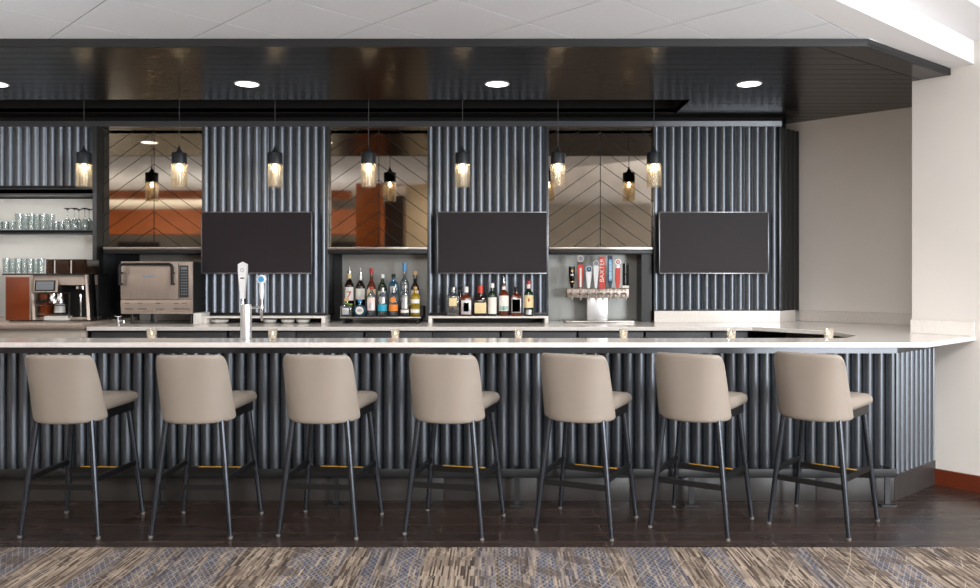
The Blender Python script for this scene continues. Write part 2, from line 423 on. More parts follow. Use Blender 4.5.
# ------------------------------------------------------------------ setting
YB = 5.215        # corrugated bar face
YC = 4.917        # front edge of bar top
YP = 7.05         # face of the back-bar panels
YM = 7.10         # mirror plane
YW = 7.36         # rear wall
ZT = 1.055        # counter height
ZS = 2.86         # soffit underside
ZC = 2.905        # tile ceiling
DU = Vector((0.757, 0.653)); NU = Vector((0.653, -0.757))   # direction of the angled bar end / ceiling step, and its normal
W1, W2 = 6.0, 6.86    # angled right wall and alcove wall:  DU . p = W
def onw(w, n_): return (DU.x * w + NU.x * n_, DU.y * w + NU.y * n_)   # plan point from the two angled axes

def clip(poly, a, b, c):
    """keep a*x + b*y <= c"""
    out = []
    for i in range(len(poly)):
        p, q = poly[i], poly[(i + 1) % len(poly)]
        dp, dq = a * p[0] + b * p[1] - c, a * q[0] + b * q[1] - c
        if dp <= 0: out.append(p)
        if dp * dq < 0:
            t = dp / (dp - dq); out.append((p[0] + t * (q[0] - p[0]), p[1] + t * (q[1] - p[1])))
    return out

m = MB(); m.box(-11, 9, 4.308, 7.6, -0.1, 0.0); struct('floor', m, 'plank')
m = MB(); m.prism(clip([(-11, -6), (9, -6), (9, 4.308), (-11, 4.308)], DU.x, DU.y, W1 - 0.02), -0.1, 0.004); tag(obj('carpet', m, 'carpet'), 'patterned beige, brown and blue carpet along the bottom of the room', 'carpet')


def wall_quad(mb, a, b, t, z0, z1):
    """upright slab from a to b, thickened to the left of a->b by t"""
    ax, ay = a; bx, by = b; L = math.hypot(bx - ax, by - ay); nx, ny = -(by - ay) / L * t, (bx - ax) / L * t
    return mb.prism([a, b, (bx + nx, by + ny), (ax + nx, ay + ny)], z0, z1)

m = MB(); m.box(-6, 2.9, YW, YW + 0.15, 0, 3.0); struct('wall_back', m, 'wallback')
# right pillar wall, alcove wall
NA, NB = -2.42, 0.9      # wall runs between these along NU
W_A = onw(W1, NA)
m = MB(); m.prism([onw(W1, NA), onw(W1, NB), onw(W1 + 0.8, NB), onw(W1 + 0.8, NA)], 0, 3.6); struct('wall_right', m, 'white', 0)
m = MB(); m.prism([(2.60, 7.39), (3.77, 6.278), (3.84, 6.35), (2.67, 7.46)], 0, 3.0); struct('wall_alcove', m, 'white2', 0)
m = MB(); m.prism([onw(W1 - 0.018, -2.265), onw(W1 - 0.018, NB), onw(W1, NB), onw(W1, -2.265)], 0, 0.11); struct('baseboard_right', m, 'base', 0)

# tile ceiling: 0.61 m tiles laid at 45 degrees, each tile a little below the grid
m = MB()
T = 0.863; g = 0.006; NL1, NL2, NL3 = -2.208, -2.016, -1.738
for i in range(-16, 4):
    for j in range(-20, 12):
        c0 = -5.27 + T * i; d0 = 2.985 + T * j            # x-y in [c0,c0+T], x+y in [d0,d0+T]
        c1, c2, d1, d2 = c0 + g, c0 + T - g, d0 + g, d0 + T - g
        poly = [((d1 + c1) / 2, (d1 - c1) / 2), ((d1 + c2) / 2, (d1 - c2) / 2), ((d2 + c2) / 2, (d2 - c2) / 2), ((d2 + c1) / 2, (d2 - c1) / 2)]
        poly = clip(poly, 0, 1, 4.857)
        if len(poly) > 2: poly = clip(poly, 0, -1, 6.0)
        if len(poly) > 2: poly = clip(poly, -1, 0, 11)
        if len(poly) > 2: poly = clip(poly, NU.x, NU.y, NL1)
        if len(poly) > 2: m.prism(poly, ZC, ZC + 0.02)
ceil_o = struct('ceiling', m, 'ctile', 0)
m = MB(); gp = clip([(-11, -6), (3, -6), (3, 4.857), (-11, 4.857)], NU.x, NU.y, NL1); m.prism(gp, ZC + 0.004, ZC + 0.05); gr_o = struct('ceiling_grid', m, 'tgrid', 0)
# gypsum border beside the tiles, the step up and the upper ceiling
m = MB(); 
m.prism([onw(-9, NL1), onw(W1 + 0.2, NL1), onw(W1 + 0.2, NL2), onw(-9, NL2)], ZC, ZC + 0.45)
struct('ceiling_border', m, 'gyp', 0)
m = MB(); m.prism([onw(-9, NL2), onw(W1 + 0.2, NL2), onw(W1 + 0.2, NL3), onw(-9, NL3)], 3.063, 3.4); struct('ceiling_step', m, 'gyp', 0)
m = MB(); m.prism([onw(-9, NL3), onw(W1 + 0.3, NL3), onw(W1 + 0.3, 7), onw(-9, 7)], 3.25, 3.4); struct('ceiling_upper', m, 'gyp', 0)

# soffit over the bar: boards along x with grooves, trough for the pendants, angled border
TR = (6.35, 6.86, 1.5)    # trough y0, y1, right end
m = MB(); bw = 0.134; y = 4.877
FE = (3.133, 5.557); FD = (Vector(FE) - Vector((2.228, 4.857))).normalized(); FN = Vector((FD.y, -FD.x)); NF = FN.x * 2.228 + FN.y * 4.857; cb = NF - 0.2
while y < 7.34:
    y2 = min(y + bw, 7.36)
    if y + 0.004 < y2:
        segs = [(y, y2, -6.0)]
        if y < TR[1] and y2 > TR[0]:
            segs = []
            if y < TR[0]: segs.append((y, TR[0], -6.0))
            if y2 > TR[1]: segs.append((TR[1], y2, -6.0))
            segs.append((max(y, TR[0]), min(y2, TR[1]), TR[2]))
        for a, b, xl in segs:
            a_, b_ = a + 0.003, b - 0.003
            poly = [(xl, a_), (4.2, a_), (4.2, b_), (xl, b_)]
            poly = clip(poly, FN.x, FN.y, cb)
            poly = clip(poly, DU.x, DU.y, W2 + 0.12) if len(poly) > 2 else []
            if len(poly) > 2: m.prism(poly, ZS, ZS + 0.02)
    y = y2
sof = struct('ceiling_soffit', m, 'soffit', 0)
def onf(t, n_): return (FD.x * t + FN.x * n_, FD.y * t + FN.y * n_)
m = MB(); m.prism(clip(clip([onf(4.0, cb + 0.006), onf(4.0, NF), onf(7, NF), onf(7, cb + 0.006)], 0, -1, -4.877), DU.x, DU.y, W1 + 0.12), ZS, ZS + 0.02)
struct('trim_1', m, 'soffit', 0)
m = MB()
dk = clip(clip([(-6, 4.86), (4.2, 4.86), (4.2, 7.4), (-6, 7.4)], FN.x, FN.y, NF - 0.002), DU.x, DU.y, W2 + 0.08)
# deck above the boards (with the trough left open) 
for poly in (clip(dk, 0, 1, TR[0]), clip(dk, 0, -1, -TR[1]), clip(clip(clip(dk, 0, -1, -TR[0]), 0, 1, TR[1]), -1, 0, -TR[2])):
    m.prism(poly, ZS + 0.006, ZS + 0.04)
struct('ceiling_deck', m, 'black', 0)
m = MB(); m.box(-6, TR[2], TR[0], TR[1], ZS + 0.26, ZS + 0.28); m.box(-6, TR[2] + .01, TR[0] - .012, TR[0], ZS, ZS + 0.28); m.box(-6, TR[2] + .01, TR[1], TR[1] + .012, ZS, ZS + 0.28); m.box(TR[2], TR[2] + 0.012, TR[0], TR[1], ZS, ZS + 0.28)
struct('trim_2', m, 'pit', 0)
# fascia: straight run then 45 degrees to the wall
m = MB(); m.box(-6, 2.228, 4.857, 4.877, ZS - 0.002, ZC + 0.002)
fe = (FE[0] + FD.x * 0.03, FE[1] + FD.y * 0.03); fe2 = (fe[0] - FN.x * 0.02, fe[1] - FN.y * 0.02); m.prism([(2.228, 4.857), fe, fe2, (2.22, 4.877)], ZS - 0.002, ZC + 0.002)
struct('trim_3', m, 'fascia', 0)
# top rail over the panels and mirrors
m = MB(); m.box(-6, 2.467, YP - 0.05, YW, Z(126.3, 7.0), Z(121.0, 7.0)); struct('trim_4', m, 'trimrail', 0)
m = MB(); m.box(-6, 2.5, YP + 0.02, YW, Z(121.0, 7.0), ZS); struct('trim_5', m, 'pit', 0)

# ------------------------------------------------------------------ the rest of the room (partly seen in the mirrors)
m = MB(); m.box(-11, 9, -6.15, -6.0, 0, 0.3); m.box(-11, 9, -6.15, -6, 2.8, 3.4); m.box(-11, 5.5, -6.15, -6, 0.3, 2.8); m.box(8.7, 9, -6.15, -6, .3, 2.8)
struct('wall_front', m, 'greige', 0)
m = MB(); m.box(-11, 4.15, -5.999, -5.93, 0, 2.05); struct('trim_10', m, 'walnut', 0)  # unseen dark panel added to dim reflections in the soffit and ribs
m = MB()
for k in range(3): x = 5.5 + k * 1.57; m.box(x, x + 0.06, -6.1, -6.04, 0.3, 2.8)
m.box(5.5, 8.7, -6.1, -6.04, 0.3, 0.36); m.box(5.5, 8.7, -6.1, -6.04, 2.74, 2.8)
struct('window_1', m, 'frame', 0)
m = MB(); m.box(-11.15, -11, -6, 7.4, 0, 3.4); struct('wall_left', m, 'greige', 0)
m = MB()
for k in range(7): x = 0.4 + k * 1.373; m.box(x, x + 0.06, -6.1, -6.04, 0.3, 1.95)
m.box(0.4, 8.7, -6.1, -6.04, 0.3, 0.36); m.box(0.4, 8.7, -6.1, -6.04, 1.89, 1.95)
struct('window_1', m, 'frame', 0)
m = MB(); m.box(-9.5, -2.55, 0.4, 0.62, 2.77, ZC); struct('trim_6', m, 'wood', 0)
m = MB(); m.box(-10.5, -1.9, -3.6, -3.3, 2.36, 2.9); struct('trim_7', m, 'wood', 0)
m = MB(); m.box(-2.25, -1.87, 1.35, 1.7, 0, ZC); struct('column_wood', m, 'wood', 0)
m = MB(); m.box(-1.55, -1.0, 0.6, 1.0, 0, 3.4); struct('column_plaster', m, 'cream', 0)
m = MB()
for x0, x1 in ((-9.6, -8.6), (-7.2, -6.2), (-4.6, -3.6)): m.box(x0, x1, -5.99, -5.9, 0, 2.3)
struct('door_1', m, 'dark', 0)
m = MB(); m.box(-1.86, -1.56, 1.0, 1.3, 0, 2.75); struct('column_dark', m, 'dark', 0)  # dark block stands in for the dark opening between the columns
# glazed run further along the angled wall
m = MB(); N2 = 6.0
m.prism([onw(W1, NB), onw(W1, N2), onw(W1 + .15, N2), onw(W1 + .15, NB)], 0, 0.4); m.prism([onw(W1, NB), onw(W1, N2), onw(W1 + .15, N2), onw(W1 + .15, NB)], 2.8, 3.4)
struct('wall_window', m, 'white', 0)
m = MB()
for i in range(5):
    n_ = NB + i * 1.285; m.prism([onw(W1 + .02, n_), onw(W1 + .02, n_ + .06), onw(W1 + .1, n_ + .06), onw(W1 + .1, n_)], 0.4, 2.8)
struct('window_2', m, 'frame', 0)

# ------------------------------------------------------------------ bar
PITCH = 0.0745
def corr(mb, p0, p1, z0, z1, amp=0.020, seg=16, phase=0.0, nrm=None):
    """corrugated sheet standing between two plan points; ribs bulge to the right of p0->p1 (towards the room)"""
    p0 = Vector(p0); p1 = Vector(p1); L = (p1 - p0).length; d = (p1 - p0) / L; n = Vector((d.y, -d.x))
    N = max(2, int(L / PITCH * seg)); vs = []; fs = []
    for i in range(N + 1):
        s = L * i / N; c = abs(math.cos(PI * (s / PITCH + phase)))
        a = amp * (2.0 * c ** 0.6 - 1.0)
        q = p0 + d * s + n * a
        vs += [(q.x, q.y, z0), (q.x, q.y, z1)]
    for i in range(N): fs.append((2 * i, 2 * i + 2, 2 * i + 3, 2 * i + 1))
    return mb.add(vs, fs)

CORN = (2.566, YB); REND = (3.056, 5.638)
bar = thing('bar_counter', 'long charcoal corrugated bar front behind the row of stools', 'bar', (0, YB, 0))
def at(root, o): 
    """keep world placement when parented to an empty"""
    o.matrix_parent_inverse = Matrix.Translation(-Vector(root.location)) if root.rotation_euler[2] == 0 else root.matrix_basis.inverted()
    return o
def part(name, mb, mat, root, label=None, smooth=35):
    o = obj(name, mb, mat, root, label, smooth); at(root, o); return o
ZK = 0.162
m = MB(); corr(m, (-4.6, YB), CORN, ZK, 0.968); part('corrugated_panel', m, 'panel', bar, smooth=60)
m = MB(); corr(m, CORN, REND, ZK, 0.968, amp=0.014); part('corrugated_panel', m, 'panel', bar, smooth=60, label='short angled end panel of the bar front')
m = MB(); m.prism([(-4.6, YB + 0.02), (2.56, YB + 0.02), (3.03, 5.66), (3.0, 5.7), (2.5, YB + 0.12), (-4.6, YB + 0.12)], 0.02, 1.02); part('core', m, 'black', bar, smooth=0)
m = MB(); m.prism([(-4.6, YB - 0.03), (2.575, YB - 0.03), (3.078, 5.63), (3.03, 5.66), (2.56, YB + 0.02), (-4.6, YB + 0.02)], 0.962, 1.024); part('apron', m, 'trimrail', bar, smooth=0)
m = MB()
x = -4.6
while x < 2.5:
    x2 = min(x + 0.605, CORN[0]); m.box(x + 0.0015, x2 - 0.0015, YB - 0.012, YB + 0.02, 0.0, ZK, 0.002); x += 0.605
part('kickboard', m, 'kick', bar)
m = MB(); m.prism([(CORN[0], YB - 0.012), (REND[0] + 0.008, REND[1] - 0.01), (REND[0] - 0.02, REND[1] + 0.02), (CORN[0] - 0.01, YB + 0.02)], 0, ZK + 0.005); part('kickboard', m, 'kick', bar, smooth=0)
m = MB(); m.box(-4.6, CORN[0] - 0.02, YB - 0.045, YB + 0.005, ZK - 0.004, ZK + 0.018, 0.003); part('base_rail', m, 'frame', bar)

# foot rail
fr = thing('foot_rail', 'flat dark steel foot rail on T-shaped floor brackets along the bar base', 'foot rail', (0, 5.09, 0))
m = MB(); m.box(-4.6, X(898, 5.08), 5.088, 5.100, 0.185, 0.236, 0.002); part('rail', m, 'frame', fr)
for px in (-20, 157, 335.4, 517, 692, 888.5):
    x = X(px, 5.09); m = MB()
    m.box(x - 0.016, x + 0.016, 5.101, 5.113, 0.008, 0.24); m.box(x - 0.016, x + 0.016, 5.101, YB - 0.046, 0.232, 0.24)
    m.box(x - 0.048, x + 0.048, 5.075, 5.14, 0.0, 0.008)
    part('bracket', m, 'frame', fr, smooth=0)

# worktop: one continuous U of quartz
A = (2.63, YC); t_ = W1 - 0.004 - (A[0] * DU.x + A[1] * DU.y); B = (A[0] + DU.x * t_, A[1] + DU.y * t_)
poly = [(-4.6, YC), A, B, (W_A[0] - 0.004, W_A[1] - 0.004), onw(W1 + 0.7, NA - 0.03), (3.66, 6.37), (2.64, 7.34), (-3.31, 7.33), (-3.31, 6.40), (2.02, 6.40), (2.45, 5.93), (2.45, 5.50), (2.28, 5.27), (-4.6, 5.27)]
m = MB(); m.prism(poly, ZT - 0.031, ZT)
wt = tag(obj('worktop', m, 'quartz', None, None, 0), 'continuous pale quartz worktop of the bar and the back counter', 'worktop')
bv = wt.modifiers.new('bevel', 'BEVEL'); bv.width = 0.003; bv.segments = 2; bv.limit_method = 'ANGLE'
# quartz upstands
m = MB(); x0 = X(654.5, 7.0); m.box(x0, 2.45, 7.0, 7.02, ZT + 0.001, Z(311, 7.0)); m.prism([(2.45, 7.0), (2.66, 7.20), (2.645, 7.215), (2.44, 7.02)], ZT + 0.001, Z(311, 7.0))
part('upstand', m, 'quartz', wt, smooth=0)
m = MB(); m.prism([(2.715, 7.252), (3.70, 6.316), (3.715, 6.331), (2.73, 7.267)], ZT + 0.001, ZT + 0.097); part('upstand', m, 'quartz', wt, smooth=0)
m = MB(); nb_ = B[0] * NU.x + B[1] * NU.y; m.prism([onw(W1 - .027, NA + 0.0), onw(W1 - .027, nb_ - 0.004), onw(W1 - .005, nb_ - 0.004), onw(W1 - .005, NA)], ZT + 0.001, ZT + 0.098); part('upstand', m, 'quartz', wt, smooth=0)

# ------------------------------------------------------------------ back-bar cabinets
edges = [(-3.30, -2.2), (-2.19, -1.1), (-1.09, 0.0), (0.01, 0.62), (0.63, 1.16), (1.17, 1.70), (1.71, 2.0)]
labs = ['charcoal cabinet under the back counter below the countertop oven', 'charcoal cabinet under the back counter behind the beer tap column', 'charcoal cabinet under the back counter below the clear liquor bottles',
        'charcoal cabinet under the back counter just right of the whiskey ledge', 'charcoal cabinet under the back counter below the draft taps', 'charcoal cabinet under the right wall screen', 'narrow charcoal cabinet at the right end of the back counter']
for (a, b), lb in zip(edges, labs):
    c = thing('back_bar_cabinet', lb, 'cabinet', ((a + b) / 2, 6.75, 0), group='cabinets under the back counter')
    m = MB(); m.box(a, b, 6.47, 7.2, 0.0, ZT - 0.033); part('body', m, 'black', c, smooth=0)
    n = 2 if b - a > 0.8 else 1; w = (b - a) / n
    for k in range(n):
        m = MB(); m.box(a + k * w + 0.004, a + (k + 1) * w - 0.004, 6.448, 6.469, 0.1, ZT - 0.042, 0.002); d = part('door', m, 'cabinet', c)
        hx = a + k * w + (0.05 if k else w - 0.05); m = MB(); m.lathe([(0.0, -0.012), (0.009, -0.010), (0.011, 0.0), (0.005, 0.008), (0.005, 0.016)], (0, 0, 0), 12)
        hb = obj('knob', m, 'steel', d); hb.matrix_parent_inverse = d.matrix_parent_inverse; hb.rotation_euler = (-PI / 2, 0, 0); hb.location = (hx, 6.432, 0.955)
        hb.matrix_parent_inverse = Matrix.Identity(4)
c = thing('coffee_cabinet', 'cream-fronted cabinet with a brown steel top under the coffee machine', 'cabinet', (-3.9, 6.8, 0))
m = MB(); m.box(-4.9, -3.32, 6.47, 7.33, 0, 1.036); part('body', m, 'black', c, smooth=0)
for a, b in ((-4.9, -4.13), (-4.12, -3.335)):
    m = MB(); m.box(a, b, 6.44, 6.47, 0.1, 1.032, 0.002); part('door', m, 'creampanel', c)
m = MB(); m.box(-4.9, -3.318, 6.36, 7.33, 1.038, 1.086, 0.002); part('steel_top', m, 'steelwarm', c)

# ------------------------------------------------------------------ panels, mirrors, shelves, niches
def panel(name, px0, px1, z0, lab, z1=None, xl=None):
    x0 = xl if xl is not None else X(px0, YP); x1 = X(px1, YP); z1 = z1 or Z(126.3, 7.0)
    p = thing(name, lab, 'wall panel', ((x0 + x1) / 2, YP, z0), group='corrugated panels of the back bar')
    m = MB(); m.box(x0, x1, YP + 0.012, YW, z0, z1); part('backing', m, 'frame', p, smooth=0)
    m = MB(); corr(m, (x0 + 0.02, YP), (x1 - 0.02, YP), z0 + 0.012, z1, amp=0.016); part('corrugated_sheet', m, 'panel', p, smooth=60)
    for a, b in ((x0, x0 + 0.022), (x1 - 0.022, x1)):
        m = MB(); m.box(a, b, YP - 0.016, YP + 0.012, z0, z1, 0.002); part('edge_trim', m, 'trimrail', p)
    m = MB(); m.box(x0 + 0.022, x1 - 0.022, YP - 0.016, YP + 0.011, z0, z0 + 0.02, 0.002); part('bottom_trim', m, 'frame', p)
    return p
ZL = ZT + 0.065
panel('wall_panel', None, 95.5, Z(188, YP), 'dark corrugated panel above the glass shelves at the left', xl=-4.8)
panel('wall_panel', 202.5, 328.5, ZL, 'dark corrugated panel behind the left wall screen')
panel('wall_panel', 427.5, 548.5, ZL, 'dark corrugated panel behind the middle wall screen')
p3 = panel('wall_panel', 653.5, 781, ZT + 0.092, 'dark corrugated panel behind the right wall screen')
m = MB(); corr(m, (2.475, 7.05), (2.71, 7.26), ZT + 0.095, Z(126.3, 7.0), amp=0.006); part('corner_return', m, 'frame', p3, smooth=60)  # darker frame colour stands for the dark surroundings it reflects

def mirror(px0, px1, lab, Y0=YP, Y1=YP):
    x0, x1 = X(px0, Y0) + 0.001, X(px1, Y1) - 0.001; z0, z1 = Z(247.2, YM), Z(126.5, YM) + 0.0
    r = thing('mirror', lab, 'mirror', ((x0 + x1) / 2, YM, z0), group='chevron mirrors of the back bar')
    m = MB(); m.box(x0, x1, YM + 0.006, YW - 0.001, z0, z1); part('backing_board', m, 'black', r, smooth=0)
    cx = (x0 + x1) / 2; pitch = 0.141; sl = 0.715; gap = 0.0032; m = MB()
    for side in (-1, 1):
        for k in range(-8, 14):
            zb = z0 + k * pitch + 0.03
            a = cx + side * 0.0035; b = x0 if side < 0 else x1; w = abs(b - a)
            poly = [(a, zb + gap), (b, zb + gap - sl * w), (b, zb + pitch - gap - sl * w), (a, zb + pitch - gap)]
            poly = clip(poly, 0, 1, z1 - 0.002)
            if len(poly) > 2: poly = clip(poly, 0, -1, -z0 - 0.002)
            if len(poly) > 2: m.prism_xz(poly, YM, YM + 0.006)
    part('mirror_strips', m, 'mirror', r, smooth=0)
    return r
mirror(97.9, 202.5, 'bronze chevron mirror above the countertop oven', 7.0)
mirror(328.5, 427.5, 'bronze chevron mirror above the clear liquor bottles')
mirror(548.5, 653.5, 'bronze chevron mirror above the draft beer taps')

def ledge(px0, px1, lab):
    x0, x1 = X(px0, 7.03), X(px1, 7.03); z_m = Z(247.2, YM)
    r = thing('wall_shelf', lab, 'shelf', ((x0 + x1) / 2, 7.0, 1.65), group='dark shelves under the mirrors')
    m = MB(); m.box(x0, x1, 7.03, YW, Z(253.8, 7.03), Z(249.6, 7.03), 0.002); part('board', m, 'frame', r)
    m = MB(); m.box(x0, x1, 7.024, 7.05, Z(249.5, 7.03), Z(247.0, 7.03), 0.001); part('light_edge', m, 'steel', r, label='pale metal edge strip')
    m = MB(); m.box(x0, x1, 7.05, YM + 0.03, Z(249.5, 7.03), z_m - 0.001); part('top', m, 'frame', r, smooth=0)
    return r
ledge(103, 201.5, 'dark shelf with pale edge above the countertop oven')
ledge(327.8, 427, 'dark shelf with pale edge above the clear liquor bottles')
ledge(549, 653, 'dark shelf with pale edge above the draft beer taps')

# niche linings (dark side cheeks, metal backs)
def niche_back(px0, px1, mat, lab, py0=254, py1=None):
    x0, x1 = X(px0, 7.33), X(px1, 7.33)
    m = MB(); m.box(x0, x1, 7.325, 7.345, ZT + 0.001, Z(py0, 7.2) + 0.02); return tag(obj('splash_panel', m, mat, None, None, 0), lab, 'splash panel', 'splash panels of the back bar')
niche_back(140, 203, 'nichesteel', 'grey metal splash panel behind the countertop oven')
niche_back(342, 429, 'nichesteel', 'grey metal splash panel behind the clear liquor bottles')
niche_back(548, 640, 'nichesteel', 'grey metal splash panel behind the draft taps')
m = MB(); m.box(X(327.8, 7.3), X(342, 7.3), 7.30, YW, ZT + .001, 1.66); struct('trim_7', m, 'frame', 0)
m = MB(); m.box(X(637, 7.3), X(652, 7.05), 7.06, YW, ZT + .001, 1.66); struct('trim_8', m, 'frame', 0)

# quartz ledges under the panels
def bridge(px0, px1, lab, legs):
    Yf = 6.80; x0, x1 = X(px0, Yf), X(px1, Yf)
    r = thing('counter_ledge', lab, 'ledge', ((x0 + x1) / 2, 6.9, ZT), group='raised quartz ledges on the back counter')
    m = MB(); m.box(x0, x1, Yf, 7.03, ZL - 0.017, ZL - 0.001, 0.002); part('ledge_top', m, 'quartz', r)
    for s in legs:
        a = x0 if s < 0 else x1 - 0.03; m = MB(); m.box(a, a + 0.03, Yf, 7.03, ZT + 0.001, ZL - 0.017, 0.002); part('leg', m, 'quartz', r)
    m = MB(); m.box(x0 + .04, x1 - .04, 7.02, 7.03, ZT + 0.001, ZL - 0.018); part('back_panel', m, 'black', r, smooth=0)
    return r
bridge(203, 324.8, 'raised quartz ledge under the left wall screen', (-1, 1))
bridge(428.3, 548.3, 'raised quartz ledge carrying the whiskey bottles', (-1, 1))

# ------------------------------------------------------------------ wall screens
def tv(px0, px1, lab):
    Yt = 6.93; x0, x1, z1, z0 = X(px0, Yt), X(px1, Yt), Z(211.6, Yt), Z(274, Yt); w = x1 - x0; h = z1 - z0
    r = thing('wall_screen', lab, 'television', ((x0 + x1) / 2, Yt, (z0 + z1) / 2), group='wall screens of the back bar')
    m = MB(); m.box(-w / 2, w / 2, 0.006, 0.045, -h / 2, h / 2, 0.003); obj('housing', m, 'tvbody', r)
    b = 0.0085; m = MB()
    m.box(-w / 2, w / 2, 0, 0.012, h / 2 - b, h / 2, 0.001); m.box(-w / 2, w / 2, 0, 0.012, -h / 2, -h / 2 + b * 1.3, 0.001)
    m.box(-w / 2, -w / 2 + b, 0, 0.012, -h / 2, h / 2, 0.001); m.box(w / 2 - b, w / 2, 0, 0.012, -h / 2, h / 2, 0.001)
    obj('bezel', m, 'tvframe', r)
    m = MB(); m.box(-w / 2 + b, w / 2 - b, 0.003, 0.007, -h / 2 + b, h / 2 - b); obj('screen', m, 'screen', r, smooth=0)
    m = MB(); m.box(-0.2, 0.2, 0.045, 0.103, -0.15, 0.15, 0.003); obj('wall_bracket', m, 'black', r)
    return r
tv(201, 312, 'switched-off wall screen nearest the countertop oven')
tv(437, 547.5, 'switched-off wall screen above the whiskey bottles')
tv(659, 769, 'switched-off wall screen nearest the right alcove')

# ------------------------------------------------------------------ pendants
YPD = 6.47
def pendant(px, lab):
    zc = Z(164.0, YPD); r = thing('pendant_lamp', lab, 'pendant lamp', (X(px, YPD), YPD, zc), group='glass pendant lamps over the back bar')
    top = ZS + 0.26 - zc
    m = MB(); m.tube([(0, 0, 0.135), (0, 0, top)], 0.0032, 8); obj('cord', m, 'cord', r)
    m = MB(); m.lathe([(0.045, top - 0.025), (0.045, top - 0.001)], n=20); obj('canopy', m, 'cap', r)
    m = MB(); m.lathe([(0.0665, -0.002), (0.068, 0.0), (0.068, 0.084), (0.064, 0.090), (0.036, 0.094), (0.022, 0.108), (0.012, 0.128), (0.006, 0.146), (0.0, 0.146)], n=28); obj('cap', m, 'cap', r)
    m = MB(); n = 48; prof = [(0.066, -0.002), (0.067, -0.05), (0.067, -0.12), (0.067, -0.186)]
    vs = []; fs = []
    for rr, z in prof:
        for i in range(n):
            a = 2 * PI * i / n; q = rr + (0.0014 if i % 2 else -0.0014); vs.append((q * math.cos(a), q * math.sin(a), z))
    for j in range(len(prof) - 1):
        for i in range(n): fs.append((j * n + i, j * n + (i + 1) % n, (j + 1) * n + (i + 1) % n, (j + 1) * n + i))
    m.add(vs, fs); obj('glass_shade', m, 'shade', r)
    m = MB(); m.lathe([(0.024, -0.012), (0.026, -0.05), (0.026, -0.16), (0.022, -0.176), (0.0, -0.178)], n=20); obj('inner_tube', m, 'innerglass', r)
    m = MB(); m.lathe([(0.0, -0.050), (0.010, -0.046), (0.017, -0.032), (0.017, -0.018), (0.010, -0.004), (0.0, -0.002)], n=16); obj('bulb', m, 'bulb', r)
    for ch in r.children: ch.scale = (0.87, 0.87, 1)
    return r
PEND = [(84, 'glass pendant lamp hanging in front of the dark panel over the glass shelves'), (179.3, 'glass pendant lamp hanging in front of the mirror above the oven'),
 (275, 'glass pendant lamp hanging over the left wall screen'), (368.5, 'glass pendant lamp hanging in front of the mirror above the clear liquor bottles'),
 (462.5, 'glass pendant lamp hanging over the middle wall screen'), (558, 'glass pendant lamp hanging in front of the mirror above the draft taps'),
 (654, 'glass pendant lamp hanging by the left edge of the right corrugated panel')]
p0 = pendant(*PEND[0])
for px, lb in PEND[1:]: dup(p0, (X(px, YPD), YPD, p0.location.z), 0, lb)

# ------------------------------------------------------------------ recessed downlights
YDL = 5.82
def down(px, lab):
    r = thing('recessed_downlight', lab, 'downlight', (X(px, YDL), YDL, ZS), group='recessed downlights in the soffit')
    m = MB(); m.lathe([(0.078, -0.001), (0.080, -0.004), (0.090, -0.004), (0.092, -0.0005), (0.078, -0.0005)], n=32, cap=False); obj('trim_ring', m, 'downtrim', r)
    m = MB(); m.lathe([(0.0, -0.003), (0.079, -0.003)], n=32, cap=False); obj('lens', m, 'downlens', r)
    return r
d0 = down(-5, 'recessed downlight cut by the left edge of the soffit')
for px, lb in ((247, 'recessed downlight in the soffit above the left wall screen'), (497, 'recessed downlight in the soffit above the middle wall screen'), (749, 'recessed downlight in the soffit above the right wall screen')):
    dup(d0, (X(px, YDL), YDL, ZS), 0, lb)
for px in (-5, 247, 497, 749):
    L = bpy.data.lights.new('downlight beam', 'SPOT'); L.energy = 60; L.spot_size = math.radians(105); L.spot_blend = 0.6; L.shadow_soft_size = 0.07; L.color = (1, 0.93, 0.85)
    o = bpy.data.objects.new('downlight_beam', L); COL.objects.link(o); o.location = (X(px, YDL), YDL, ZS - 0.02)

